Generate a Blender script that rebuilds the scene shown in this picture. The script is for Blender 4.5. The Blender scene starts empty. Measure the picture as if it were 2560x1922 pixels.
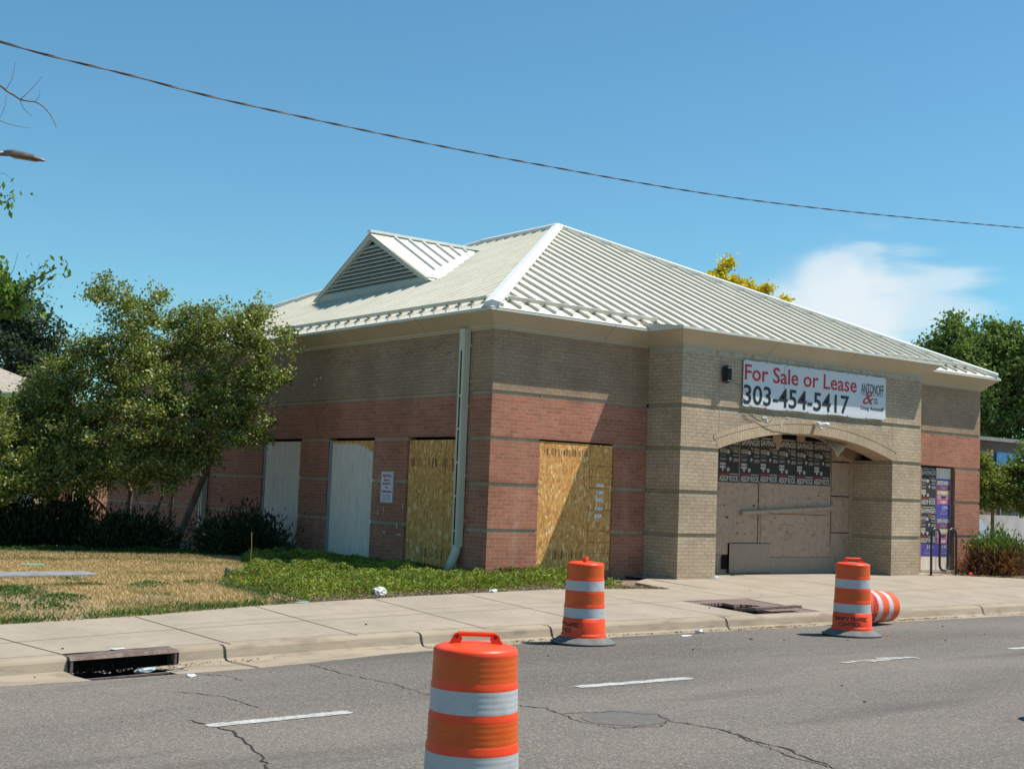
import bpy, bmesh, math, random
import numpy as np
from mathutils import Vector, Matrix, noise
random.seed(7); rng = np.random.default_rng(11)
R = math.radians
scn = bpy.context.scene
col = scn.collection

# ---------------------------------------------------------------- camera
CAM = np.array([-13.6894, -18.4267, 1.5717]); YAW, PITCH, ROLL = 0.6538, 0.07924, 0.03767
cam_d = bpy.data.cameras.new('camera'); cam = bpy.data.objects.new('camera', cam_d); col.objects.link(cam)
cam_d.sensor_width = 36; cam_d.lens = 36 * 3267.0 / 2560; cam_d.clip_start = .1; cam_d.clip_end = 3000
_f = Vector((math.sin(YAW)*math.cos(PITCH), math.cos(YAW)*math.cos(PITCH), math.sin(PITCH)))
_r = Vector((math.cos(YAW), -math.sin(YAW), 0)); _u = _r.cross(_f)
r2 = _r*math.cos(ROLL) + _u*math.sin(ROLL); u2 = -_r*math.sin(ROLL) + _u*math.cos(ROLL)
m = Matrix((r2, u2, -_f)).transposed().to_4x4(); m.translation = Vector(CAM); cam.matrix_world = m
scn.camera = cam

# ---------------------------------------------------------------- world, sun, exposure
SUN = Vector((.485, -.278, 1.0)).normalized()
EL = math.asin(SUN.z); AZ = math.atan2(SUN.x, SUN.y)
w = bpy.data.worlds.new('World'); scn.world = w; w.use_nodes = True
nt = w.node_tree; nt.nodes.clear()
def N(nt, t, **k):
    n = nt.nodes.new(t)
    for a, b in k.items():
        if a.startswith('i_'):
            n.inputs[a[2:].replace('_', ' ')].default_value = b
        else: setattr(n, a, b)
    return n
out = N(nt, 'ShaderNodeOutputWorld'); bg = N(nt, 'ShaderNodeBackground'); bg.inputs[1].default_value = .083
sky = N(nt, 'ShaderNodeTexSky', sky_type='NISHITA', sun_disc=False, sun_elevation=EL, sun_rotation=AZ,
        altitude=1600, air_density=1.3, dust_density=.8, ozone_density=3.0)
tint = N(nt, 'ShaderNodeMix', data_type='RGBA', blend_type='MULTIPLY'); tint.inputs['Factor'].default_value = 1
tint.inputs[7].default_value = (.70, 1.12, 1.15, 1)
nt.links.new(sky.outputs[0], tint.inputs[6])
# thin white clouds low in the sky to the right, placed by direction
geo = N(nt, 'ShaderNodeTexCoord')
def cloud(prev, d, spread, thr, sc, stretch, amt, seed):
    dv = N(nt, 'ShaderNodeVectorMath', operation='DISTANCE'); nt.links.new(geo.outputs['Generated'], dv.inputs[0]); dv.inputs[1].default_value = Vector(d).normalized()
    mp = N(nt, 'ShaderNodeMapping'); nt.links.new(geo.outputs['Generated'], mp.inputs[0]); mp.inputs['Scale'].default_value = stretch; mp.inputs['Location'].default_value = (seed, seed*.7, 0)
    ns = N(nt, 'ShaderNodeTexNoise'); ns.inputs['Scale'].default_value = sc; ns.inputs['Detail'].default_value = 6; ns.inputs['Roughness'].default_value = .5; ns.inputs['Distortion'].default_value = .3
    nt.links.new(mp.outputs[0], ns.inputs['Vector'])
    mr = N(nt, 'ShaderNodeMapRange'); mr.interpolation_type = 'SMOOTHSTEP'; mr.inputs[1].default_value = spread; mr.inputs[2].default_value = 0; mr.inputs[3].default_value = 0; mr.inputs[4].default_value = 1
    nt.links.new(dv.outputs['Value'], mr.inputs[0])
    ad = N(nt, 'ShaderNodeMath', operation='MULTIPLY_ADD'); nt.links.new(mr.outputs[0], ad.inputs[0]); ad.inputs[1].default_value = .55; nt.links.new(ns.outputs[0], ad.inputs[2])
    mr2 = N(nt, 'ShaderNodeMapRange'); mr2.interpolation_type = 'SMOOTHSTEP'; mr2.inputs[1].default_value = thr; mr2.inputs[2].default_value = thr + .38; mr2.inputs[4].default_value = amt
    nt.links.new(ad.outputs[0], mr2.inputs[0])
    mm = N(nt, 'ShaderNodeMath', operation='MULTIPLY', use_clamp=True); nt.links.new(mr.outputs[0], mm.inputs[0]); mm.inputs[1].default_value = 2.2
    m3_ = N(nt, 'ShaderNodeMath', operation='MULTIPLY'); nt.links.new(mm.outputs[0], m3_.inputs[0]); nt.links.new(mr2.outputs[0], m3_.inputs[1])
    mx = N(nt, 'ShaderNodeMix', data_type='RGBA'); nt.links.new(m3_.outputs[0], mx.inputs['Factor']); nt.links.new(prev, mx.inputs[6]); mx.inputs[7].default_value = (7.2, 7.9, 8.3, 1)
    return mx.outputs[2]
def dirpx(U, V):   # a direction of the sky
    d = _f + r2*((U*2560/2212-1280)/3267) + u2*((961-V*2560/2212)/3267); return d.normalized()
CL = [dirpx(1820, 735), dirpx(1800, 620), dirpx(1960, 690), dirpx(1870, 572)]
c = cloud(tint.outputs[2], CL[0], .105, .60, 9, (1, 1, 2.4), .85, 3.1)
c = cloud(c, CL[1], .045, .56, 16, (1, 1, 1.6), .7, 1.7)
c = cloud(c, CL[2], .10, .66, 11, (1, 1, 5), .6, 6.3)
c = cloud(c, CL[3], .03, .60, 20, (1, 1, 7), .45, 2.3)
nt.links.new(c, bg.inputs[0]); nt.links.new(bg.outputs[0], out.inputs[0])
sun_d = bpy.data.lights.new('sun', 'SUN'); sun_d.energy = 5.0; sun_d.angle = R(.53); sun_d.color = (1, .945, .86)
sun = bpy.data.objects.new('sun', sun_d); col.objects.link(sun); sun.rotation_euler = SUN.to_track_quat('Z', 'Y').to_euler()
scn.view_settings.view_transform = 'Standard'; scn.view_settings.look = 'None'; scn.view_settings.exposure = 0.45; scn.view_settings.gamma = 1

# ---------------------------------------------------------------- materials
def srgb(r, g, b): return tuple(((x/255)/12.92 if x/255 <= .04045 else ((x/255+.055)/1.055)**2.4) for x in (r, g, b)) + (1,)
MATS = {}
def newmat(name):
    m = bpy.data.materials.new(name); m.use_nodes = True; MATS[name] = m
    return m, m.node_tree, m.node_tree.nodes['Principled BSDF']
def noisy(name, c1, c2, scale=5., rough=.8, bump=0., bscale=40., detail=6, c3=None, scale3=60., f3=.4, spec=.3, metal=0, stretch=(1, 1, 1), contrast=(.35, .65)):
    m, t, b = newmat(name)
    co = N(t, 'ShaderNodeTexCoord'); mp = N(t, 'ShaderNodeMapping'); mp.inputs['Scale'].default_value = stretch
    t.links.new(co.outputs['Object'], mp.inputs[0])
    n1 = N(t, 'ShaderNodeTexNoise'); n1.inputs['Scale'].default_value = scale; n1.inputs['Detail'].default_value = detail
    t.links.new(mp.outputs[0], n1.inputs['Vector'])
    r = N(t, 'ShaderNodeValToRGB'); r.color_ramp.elements[0].position = contrast[0]; r.color_ramp.elements[1].position = contrast[1]
    r.color_ramp.elements[0].color = (*c1[:3], 1); r.color_ramp.elements[1].color = (*c2[:3], 1)
    t.links.new(n1.outputs[0], r.inputs[0]); last = r.outputs[0]
    if c3 is not None:
        n3 = N(t, 'ShaderNodeTexNoise'); n3.inputs['Scale'].default_value = scale3; n3.inputs['Detail'].default_value = 3
        t.links.new(mp.outputs[0], n3.inputs['Vector'])
        r3 = N(t, 'ShaderNodeMapRange'); r3.inputs[1].default_value = .5; r3.inputs[2].default_value = .68; r3.inputs[4].default_value = f3
        t.links.new(n3.outputs[0], r3.inputs[0])
        mx = N(t, 'ShaderNodeMix', data_type='RGBA'); t.links.new(r3.outputs[0], mx.inputs['Factor']); t.links.new(last, mx.inputs[6]); mx.inputs[7].default_value = (*c3[:3], 1); last = mx.outputs[2]
    t.links.new(last, b.inputs['Base Color'])
    b.inputs['Roughness'].default_value = rough; b.inputs['Specular IOR Level'].default_value = spec; b.inputs['Metallic'].default_value = metal
    if bump:
        n2 = N(t, 'ShaderNodeTexNoise'); n2.inputs['Scale'].default_value = bscale; n2.inputs['Detail'].default_value = 4
        t.links.new(mp.outputs[0], n2.inputs['Vector'])
        bp = N(t, 'ShaderNodeBump'); bp.inputs['Strength'].default_value = bump; bp.inputs['Distance'].default_value = .01
        t.links.new(n2.outputs[0], bp.inputs['Height']); t.links.new(bp.outputs[0], b.inputs['Normal'])
    return m
def brick(name, ca, cb, mortar, bw=.2032, rh=.067733, uv=False, offset=.5, mort=.0045, off=(0, 0), stain=None, bump=.5, zoff=.0403):
    """courses follow real positions: u along the wall, v up; or the mesh's own UVs (arch ring)"""
    m, t, b = newmat(name)
    if uv:
        co = N(t, 'ShaderNodeTexCoord'); vec = co.outputs['UV']; pos = co.outputs['Object']
    else:
        g = N(t, 'ShaderNodeNewGeometry'); sp = N(t, 'ShaderNodeSeparateXYZ'); t.links.new(g.outputs['Position'], sp.inputs[0])
        sn = N(t, 'ShaderNodeSeparateXYZ'); t.links.new(g.outputs['True Normal'], sn.inputs[0]); pos = g.outputs['Position']
        ab = N(t, 'ShaderNodeMath', operation='ABSOLUTE'); t.links.new(sn.outputs['X'], ab.inputs[0])
        gt = N(t, 'ShaderNodeMath', operation='GREATER_THAN'); t.links.new(ab.outputs[0], gt.inputs[0]); gt.inputs[1].default_value = .5
        yy = N(t, 'ShaderNodeMath', operation='ADD'); t.links.new(sp.outputs['Y'], yy.inputs[0]); yy.inputs[1].default_value = off[1]
        xx = N(t, 'ShaderNodeMath', operation='ADD'); t.links.new(sp.outputs['X'], xx.inputs[0]); xx.inputs[1].default_value = off[0]
        mx = N(t, 'ShaderNodeMix', data_type='FLOAT'); t.links.new(gt.outputs[0], mx.inputs['Factor']); t.links.new(xx.outputs[0], mx.inputs[2]); t.links.new(yy.outputs[0], mx.inputs[3])
        zz = N(t, 'ShaderNodeMath', operation='ADD'); t.links.new(sp.outputs['Z'], zz.inputs[0]); zz.inputs[1].default_value = -zoff + .067733*60
        cb_ = N(t, 'ShaderNodeCombineXYZ'); x2 = N(t, 'ShaderNodeMath', operation='ADD'); x2.inputs[1].default_value = 40.64
        t.links.new(mx.outputs[0], x2.inputs[0]); t.links.new(x2.outputs[0], cb_.inputs[0]); t.links.new(zz.outputs[0], cb_.inputs[1]); vec = cb_.outputs[0]
    bt = N(t, 'ShaderNodeTexBrick'); bt.offset = offset; bt.squash = 1
    for k, v in {'Scale': 1, 'Brick Width': bw, 'Row Height': rh, 'Mortar Size': mort, 'Mortar Smooth': .15, 'Bias': 0}.items(): bt.inputs[k].default_value = v
    bt.inputs['Color1'].default_value = (*ca, 1); bt.inputs['Color2'].default_value = (*cb, 1); bt.inputs['Mortar'].default_value = (*mortar, 1)
    t.links.new(vec, bt.inputs['Vector'])
    n = N(t, 'ShaderNodeTexNoise'); n.inputs['Scale'].default_value = .9; n.inputs['Detail'].default_value = 8; n.inputs['Roughness'].default_value = .65; t.links.new(pos, n.inputs['Vector'])
    mr = N(t, 'ShaderNodeMapRange'); mr.inputs[1].default_value = .3; mr.inputs[2].default_value = .7; mr.inputs[3].default_value = .76; mr.inputs[4].default_value = 1.16; t.links.new(n.outputs[0], mr.inputs[0])
    mu = N(t, 'ShaderNodeMix', data_type='RGBA', blend_type='MULTIPLY'); mu.inputs['Factor'].default_value = 1
    t.links.new(bt.outputs['Color'], mu.inputs[6]); t.links.new(mr.outputs[0], mu.inputs[7]); last = mu.outputs[2]
    n4 = N(t, 'ShaderNodeTexNoise'); n4.inputs['Scale'].default_value = 14; n4.inputs['Detail'].default_value = 5; t.links.new(pos, n4.inputs['Vector'])
    m4 = N(t, 'ShaderNodeMapRange'); m4.inputs[1].default_value = .3; m4.inputs[2].default_value = .7; m4.inputs[3].default_value = .87; m4.inputs[4].default_value = 1.1; t.links.new(n4.outputs[0], m4.inputs[0])
    mu2 = N(t, 'ShaderNodeMix', data_type='RGBA', blend_type='MULTIPLY'); mu2.inputs['Factor'].default_value = 1
    t.links.new(last, mu2.inputs[6]); t.links.new(m4.outputs[0], mu2.inputs[7])
    smp = N(t, 'ShaderNodeMapping'); smp.inputs['Scale'].default_value = (2.6, 2.6, .35); t.links.new(pos, smp.inputs[0])
    sns = N(t, 'ShaderNodeTexNoise'); sns.inputs['Scale'].default_value = 1; sns.inputs['Detail'].default_value = 6; t.links.new(smp.outputs[0], sns.inputs['Vector'])
    smr = N(t, 'ShaderNodeMapRange'); smr.inputs[1].default_value = .58; smr.inputs[2].default_value = .75; smr.inputs[4].default_value = .22; t.links.new(sns.outputs[0], smr.inputs[0])
    smx = N(t, 'ShaderNodeMix', data_type='RGBA'); smx.inputs[7].default_value = (.46, .40, .32, 1); t.links.new(smr.outputs[0], smx.inputs['Factor']); t.links.new(mu2.outputs[2], smx.inputs[6])
    t.links.new(smx.outputs[2], b.inputs['Base Color'])
    b.inputs['Roughness'].default_value = .85; b.inputs['Specular IOR Level'].default_value = .2
    iv = N(t, 'ShaderNodeMath', operation='SUBTRACT'); iv.inputs[0].default_value = 1; t.links.new(bt.outputs['Fac'], iv.inputs[1])
    ad = N(t, 'ShaderNodeMath', operation='MULTIPLY_ADD'); ad.inputs[1].default_value = .15; t.links.new(n4.outputs[0], ad.inputs[0]); t.links.new(iv.outputs[0], ad.inputs[2])
    bp = N(t, 'ShaderNodeBump'); bp.inputs['Strength'].default_value = bump; bp.inputs['Distance'].default_value = .008
    t.links.new(ad.outputs[0], bp.inputs['Height']); t.links.new(bp.outputs[0], b.inputs['Normal'])
    return m
def plain(name, c, rough=.6, spec=.4, metal=0.):
    m, t, b = newmat(name); b.inputs['Base Color'].default_value = (*c[:3], 1); b.inputs['Roughness'].default_value = rough
    b.inputs['Specular IOR Level'].default_value = spec; b.inputs['Metallic'].default_value = metal; return m
def leafmat(name, gloss=.12, trans=.35, rough=.35):
    m, t, b = newmat(name); t.nodes.remove(b); o = t.nodes['Material Output']
    at = N(t, 'ShaderNodeAttribute', attribute_name='Col')
    df = N(t, 'ShaderNodeBsdfDiffuse'); tr = N(t, 'ShaderNodeBsdfTranslucent'); gl = N(t, 'ShaderNodeBsdfGlossy'); gl.inputs['Roughness'].default_value = rough
    hs = N(t, 'ShaderNodeMix', data_type='RGBA', blend_type='MULTIPLY'); hs.inputs['Factor'].default_value = 1; hs.inputs[7].default_value = (1.15, 1.25, .5, 1)
    t.links.new(at.outputs['Color'], hs.inputs[6]); t.links.new(at.outputs['Color'], df.inputs[0]); t.links.new(hs.outputs[2], tr.inputs[0])
    m1 = N(t, 'ShaderNodeMixShader'); m1.inputs[0].default_value = trans; t.links.new(df.outputs[0], m1.inputs[1]); t.links.new(tr.outputs[0], m1.inputs[2])
    m2 = N(t, 'ShaderNodeMixShader'); m2.inputs[0].default_value = gloss; t.links.new(m1.outputs[0], m2.inputs[1]); t.links.new(gl.outputs[0], m2.inputs[2])
    t.links.new(m2.outputs[0], o.inputs[0]); return m
RED = brick('red_brick', (.43, .178, .112), (.345, .132, .083), (.37, .27, .19))
TAN = brick('tan_brick', (.375, .262, .170), (.325, .225, .148), (.245, .18, .12))  # shade of these walls is put into the colour, darker than the portico copy
TANP = brick('portico_tan_brick', (.50, .388, .268), (.44, .338, .233), (.26, .20, .14), off=(-3.757, 0))  # lighter copy of the tan brick, toned for the sun on the portico
RECESS = brick('recessed_course', (.40, .33, .23), (.37, .30, .21), (.33, .27, .19))
ARCH1 = brick('arch_soldier_brick', (.53, .40, .26), (.475, .355, .232), (.24, .18, .12), bw=.0677, rh=.2, uv=True, offset=0, mort=.004)
ARCH2 = brick('arch_header_brick', (.53, .40, .26), (.475, .355, .232), (.24, .18, .12), bw=.0677, rh=.1, uv=True, offset=0, mort=.004)
NBRICK = brick('neighbour_brick', (.42, .2, .12), (.36, .16, .1), (.4, .32, .25))
FBRICK = brick('far_block', (.23, .155, .11), (.21, .14, .1), (.2, .14, .1), bw=.4, rh=.2)
ROOF = noisy('roof_metal', (.56, .54, .45), (.62, .595, .505), 1.2, rough=.6, spec=.25, c3=(.48, .455, .37), scale3=4, f3=.25)
TRIM = noisy('trim_paint', (.45, .385, .27), (.49, .42, .30), 1.5, rough=.6)
LIP = noisy('gutter_lip_paint', (.56, .57, .50), (.62, .62, .55), 2, rough=.5)
PIPE = noisy('pipe_paint', (.52, .50, .385), (.57, .55, .43), 2, rough=.5)
CONC_BAND = noisy('cast_stone', (.37, .36, .30), (.46, .44, .37), 2.5, c3=(.2, .16, .11), scale3=4, f3=.45, stretch=(3, 1, .6))
DARK = plain('dark_void', (.012, .011, .01), .9, .1)
BLACKM = plain('black_metal', (.02, .02, .022), .35, .5)
CONC = noisy('pavement_concrete', (.275, .232, .178), (.325, .275, .212), 1.3, rough=.9, bump=.25, bscale=90, c3=(.22, .185, .145), scale3=7, f3=.35)
KERBM = noisy('kerb_concrete', (.27, .222, .16), (.325, .268, .195), 2.2, rough=.9, bump=.4, bscale=60, c3=(.15, .12, .09), scale3=5, f3=.5, stretch=(.6, 1, 2.5))
PAINTED_PLY = noisy('painted_plywood', (.41, .285, .205), (.46, .322, .232), 2.2, rough=.75, c3=(.15, .12, .10), scale3=9, f3=.4)
PLYSIDE = noisy('painted_plywood_lower', (.33, .24, .18), (.39, .285, .215), 9, rough=.8, stretch=(4, 1, .6))
GREYBOARD = noisy('grey_painted_board', (.68, .60, .50), (.78, .69, .585), 3, rough=.7, c3=(.3, .3, .28), scale3=12, f3=.35, stretch=(3, 3, .5))
RUST = noisy('rusty_iron', (.12, .08, .062), (.19, .145, .12), 9, rough=.75, c3=(.26, .25, .24), scale3=20, f3=.4, metal=.3)
SOIL = noisy('mulch_soil', (.10, .07, .05), (.24, .17, .12), 25, rough=1, bump=.8, bscale=80, c3=(.42, .33, .24), scale3=90, f3=.6)
PAPERW = plain('white_print', (.60, .56, .50), .8)
RUBBER = noisy('rubber', (.10, .105, .10), (.15, .155, .145), 6, rough=.75)

def asphalt():
    m, t, b = newmat('asphalt'); g = N(t, 'ShaderNodeNewGeometry')
    def nz(s, d=3, st=None):
        n = N(t, 'ShaderNodeTexNoise'); n.inputs['Scale'].default_value = s; n.inputs['Detail'].default_value = d
        if st:
            mp = N(t, 'ShaderNodeMapping'); mp.inputs['Scale'].default_value = st; t.links.new(g.outputs['Position'], mp.inputs[0]); t.links.new(mp.outputs[0], n.inputs['Vector'])
        else: t.links.new(g.outputs['Position'], n.inputs['Vector'])
        return n
    a = nz(.35, 5, (.35, 1, 1)); r = N(t, 'ShaderNodeValToRGB'); e = r.color_ramp.elements
    e[0].position = .36; e[0].color = (.103, .094, .083, 1); e[1].position = .62; e[1].color = (.158, .140, .120, 1)
    t.links.new(a.outputs[0], r.inputs[0])
    v = N(t, 'ShaderNodeTexVoronoi'); v.inputs['Scale'].default_value = 75; t.links.new(g.outputs['Position'], v.inputs['Vector'])
    hs = N(t, 'ShaderNodeSeparateColor'); t.links.new(v.outputs['Color'], hs.inputs[0])
    mr = N(t, 'ShaderNodeMapRange'); mr.inputs[1].default_value = 0; mr.inputs[2].default_value = 1; mr.inputs[3].default_value = .72; mr.inputs[4].default_value = 1.28; t.links.new(hs.outputs[0], mr.inputs[0])
    mu = N(t, 'ShaderNodeMix', data_type='RGBA', blend_type='MULTIPLY'); mu.inputs['Factor'].default_value = 1; t.links.new(r.outputs[0], mu.inputs[6]); t.links.new(mr.outputs[0], mu.inputs[7])
    # pinkish and pale chips
    m3 = N(t, 'ShaderNodeMath', operation='GREATER_THAN'); m3.inputs[1].default_value = .93; t.links.new(hs.outputs[1], m3.inputs[0])
    m3b = N(t, 'ShaderNodeMath', operation='MULTIPLY'); m3b.inputs[1].default_value = .75; t.links.new(m3.outputs[0], m3b.inputs[0])
    mx = N(t, 'ShaderNodeMix', data_type='RGBA'); mx.inputs[7].default_value = (.28, .235, .20, 1); t.links.new(m3b.outputs[0], mx.inputs['Factor']); t.links.new(mu.outputs[2], mx.inputs[6])
    # dark worn tyre smears
    s = nz(.9, 6, (.25, 1.6, 1)); sr = N(t, 'ShaderNodeMapRange'); sr.inputs[1].default_value = .58; sr.inputs[2].default_value = .75; sr.inputs[4].default_value = .5; t.links.new(s.outputs[0], sr.inputs[0])
    mx2 = N(t, 'ShaderNodeMix', data_type='RGBA'); mx2.inputs[7].default_value = (.06, .058, .056, 1); t.links.new(sr.outputs[0], mx2.inputs['Factor']); t.links.new(mx.outputs[2], mx2.inputs[6])
    t.links.new(mx2.outputs[2], b.inputs['Base Color']); b.inputs['Roughness'].default_value = .9; b.inputs['Specular IOR Level'].default_value = .25
    bp = N(t, 'ShaderNodeBump'); bp.inputs['Strength'].default_value = .5; bp.inputs['Distance'].default_value = .006; t.links.new(v.outputs['Distance'], bp.inputs['Height']); t.links.new(bp.outputs[0], b.inputs['Normal'])
    return m
ASPH = asphalt()
def osb(name, dark=1.):
    m, t, b = newmat(name); g = N(t, 'ShaderNodeNewGeometry')
    n = N(t, 'ShaderNodeTexNoise'); n.inputs['Scale'].default_value = 3; n.inputs['Detail'].default_value = 2; t.links.new(g.outputs['Position'], n.inputs['Vector'])
    def flakes(rot, sc, seed):
        mp = N(t, 'ShaderNodeMapping'); mp.inputs['Rotation'].default_value = rot; mp.inputs['Scale'].default_value = sc; mp.inputs['Location'].default_value = (seed, seed, seed)
        ad = N(t, 'ShaderNodeVectorMath', operation='MULTIPLY_ADD'); ad.inputs[1].default_value = (.12, .12, .12); t.links.new(n.outputs['Color'], ad.inputs[0]); t.links.new(g.outputs['Position'], ad.inputs[2])
        t.links.new(ad.outputs[0], mp.inputs[0]); v = N(t, 'ShaderNodeTexVoronoi'); v.inputs['Scale'].default_value = 1; t.links.new(mp.outputs[0], v.inputs['Vector'])
        s = N(t, 'ShaderNodeSeparateColor'); t.links.new(v.outputs['Color'], s.inputs[0]); return s
    a = flakes((0, .25, .1), (34, 34, 13), 0); c_ = flakes((.3, -.5, 0), (26, 26, 11), 5)
    r = N(t, 'ShaderNodeValToRGB'); e = r.color_ramp.elements; e[0].position = 0; e[0].color = (.46*dark, .205*dark, .055*dark, 1); e[1].position = 1; e[1].color = (.72*dark, .42*dark, .15*dark, 1)
    e2 = r.color_ramp.elements.new(.5); e2.color = (.63*dark, .315*dark, .09*dark, 1)
    t.links.new(a.outputs[0], r.inputs[0])
    gt = N(t, 'ShaderNodeMath', operation='GREATER_THAN'); gt.inputs[1].default_value = .93; t.links.new(c_.outputs[1], gt.inputs[0])
    mx = N(t, 'ShaderNodeMix', data_type='RGBA'); mx.inputs[7].default_value = (.78*dark, .56*dark, .29*dark, 1); t.links.new(gt.outputs[0], mx.inputs['Factor']); t.links.new(r.outputs[0], mx.inputs[6])
    t.links.new(mx.outputs[2], b.inputs['Base Color']); b.inputs['Roughness'].default_value = .75; b.inputs['Specular IOR Level'].default_value = .25; return m
OSB = osb('strand_board')
LEAF = leafmat('leaf', .05, .35, .5); LEAFM = leafmat('matt_leaf', .02, .32, .6); GRASSM = leafmat('grass_blade', .01, .25, .7)
BARK = noisy('bark', (.13, .10, .08), (.24, .19, .15), 12, rough=.95, bump=.6, bscale=30, stretch=(1, 1, .3))

# ---------------------------------------------------------------- helpers
def tag(o, label=None, cat=None, group=None, kind=None):
    if label: o['label'] = label
    if cat: o['category'] = cat
    if group: o['group'] = group
    if kind: o['kind'] = kind
    return o
def link(name, me, mats, parent=None, smooth=False):
    for mt in (mats if isinstance(mats, (list, tuple)) else [mats]): me.materials.append(mt)
    o = bpy.data.objects.new(name, me); col.objects.link(o)
    if parent is not None: o.parent = parent
    if smooth: me.shade_smooth()
    return o
def thing(name, loc, label, cat, group=None, rz=0):
    o = bpy.data.objects.new(name, None); col.objects.link(o); o.location = loc; o.rotation_euler = (0, 0, rz); o.empty_display_size = .2
    return tag(o, label, cat, group)
class MB:
    def __init__(s, off=(0, 0, 0)): s.v = []; s.f = []; s.m = []; s.uv = {}; s.off = Vector(off)
    def quad(s, *p, mi=0, uv=None):
        b = len(s.v); s.v += [Vector(q) - s.off for q in p]; s.f.append(tuple(range(b, b+len(p)))); s.m.append(mi)
        if uv: s.uv[len(s.f)-1] = uv
    def box(s, x0, x1, y0, y1, z0, z1, mi=0):
        x0, x1 = min(x0, x1), max(x0, x1); y0, y1 = min(y0, y1), max(y0, y1); z0, z1 = min(z0, z1), max(z0, z1)
        c = [(x0, y0, z0), (x1, y0, z0), (x1, y1, z0), (x0, y1, z0), (x0, y0, z1), (x1, y0, z1), (x1, y1, z1), (x0, y1, z1)]
        s.hexa(c, mi)
    def hexa(s, c, mi=0):
        b = len(s.v); s.v += [Vector(q) - s.off for q in c]
        for f in ((0, 3, 2, 1), (4, 5, 6, 7), (0, 1, 5, 4), (1, 2, 6, 5), (2, 3, 7, 6), (3, 0, 4, 7)):
            s.f.append(tuple(b+i for i in f)); s.m.append(mi)
    def bar(s, a, b_, w, h, up=(0, 0, 1), mi=0):
        a = Vector(a); b_ = Vector(b_); d = (b_-a).normalized(); sd = d.cross(Vector(up)).normalized(); u = sd.cross(d).normalized()
        c = []
        for p in (a, b_): c += [p - sd*w/2 - u*h/2, p + sd*w/2 - u*h/2, p + sd*w/2 + u*h/2, p - sd*w/2 + u*h/2]
        s.hexa([c[0], c[1], c[5], c[4], c[3], c[2], c[6], c[7]], mi)
    def tube(s, pts, rad, seg=8, mi=0, cap=True):
        pts = [Vector(p) for p in pts]; n = len(pts); rad = rad if hasattr(rad, '__len__') else [rad]*n
        b = len(s.v); prev = None
        for i, p in enumerate(pts):
            d = (pts[min(i+1, n-1)] - pts[max(i-1, 0)]).normalized()
            if prev is None: a = d.orthogonal().normalized()
            else: a = (prev - d*prev.dot(d)).normalized() if (prev - d*prev.dot(d)).length > 1e-6 else d.orthogonal().normalized()
            prev = a; c = d.cross(a)
            for k in range(seg):
                an = 2*math.pi*k/seg; s.v.append(p + (a*math.cos(an) + c*math.sin(an))*rad[i] - s.off)
        for i in range(n-1):
            for k in range(seg):
                k2 = (k+1) % seg; s.f.append((b+i*seg+k, b+i*seg+k2, b+(i+1)*seg+k2, b+(i+1)*seg+k)); s.m.append(mi)
        if cap:
            s.f.append(tuple(b+k for k in range(seg))[::-1]); s.m.append(mi); s.f.append(tuple(b+(n-1)*seg+k for k in range(seg))); s.m.append(mi)
    def lathe(s, prof, seg=40, c=(0, 0, 0), mi=0, mfun=None):
        b = len(s.v); c = Vector(c)
        for r, z in prof:
            for k in range(seg):
                an = 2*math.pi*k/seg; s.v.append(c + Vector((r*math.cos(an), r*math.sin(an), z)) - s.off)
        for i in range(len(prof)-1):
            for k in range(seg):
                k2 = (k+1) % seg; s.f.append((b+i*seg+k, b+i*seg+k2, b+(i+1)*seg+k2, b+(i+1)*seg+k)); s.m.append(mfun(i) if mfun else mi)
    def build(s, name, mats, parent=None, smooth=False):
        me = bpy.data.meshes.new(name); me.from_pydata([tuple(v) for v in s.v], [], s.f); me.update()
        me.polygons.foreach_set('material_index', s.m)
        if s.uv:
            ul = me.uv_layers.new(name='UVMap')
            for i, uv in s.uv.items():
                p = me.polygons[i]
                for j, li in enumerate(p.loop_indices): ul.data[li].uv = uv[j]
        o = link(name, me, mats, parent, smooth); return o
def leaves(name, C_, D_, L, W, colr, mat, parent=None, fold=.0):
    """rhombic leaves: centres C_ (n,3), axis D_ (n,3), lengths L, widths W, colours (n,3)"""
    n = len(C_); D_ = D_/np.linalg.norm(D_, axis=1, keepdims=True); rv = rng.normal(size=(n, 3)); S_ = np.cross(D_, rv); S_ /= np.linalg.norm(S_, axis=1, keepdims=True)
    Nn = np.cross(D_, S_); L = np.broadcast_to(L, (n,))[:, None]; W = np.broadcast_to(W, (n,))[:, None]
    V = np.stack([C_ - D_*L/2, C_ + S_*W/2 + Nn*fold*W, C_ + D_*L/2, C_ - S_*W/2 + Nn*fold*W], 1).reshape(-1, 3)
    me = bpy.data.meshes.new(name); me.vertices.add(4*n); me.vertices.foreach_set('co', V.astype(np.float32).ravel())
    me.loops.add(4*n); me.loops.foreach_set('vertex_index', np.arange(4*n, dtype=np.int32)); me.polygons.add(n)
    me.polygons.foreach_set('loop_start', np.arange(0, 4*n, 4, dtype=np.int32)); me.polygons.foreach_set('loop_total', np.full(n, 4, dtype=np.int32))
    at = me.color_attributes.new('Col', 'FLOAT_COLOR', 'POINT'); ca = np.ones((n, 4, 4), dtype=np.float32); ca[:, :, :3] = colr[:, None, :]
    at.data.foreach_set('color', ca.ravel()); me.update(); me.validate()
    return link(name, me, mat, parent)
def copy_tree(o, parent=None):
    c_ = o.copy(); col.objects.link(c_)
    if parent is not None: c_.parent = parent
    for ch in [q for q in bpy.data.objects if q.parent == o]: copy_tree(ch, c_)
    return c_
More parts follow.
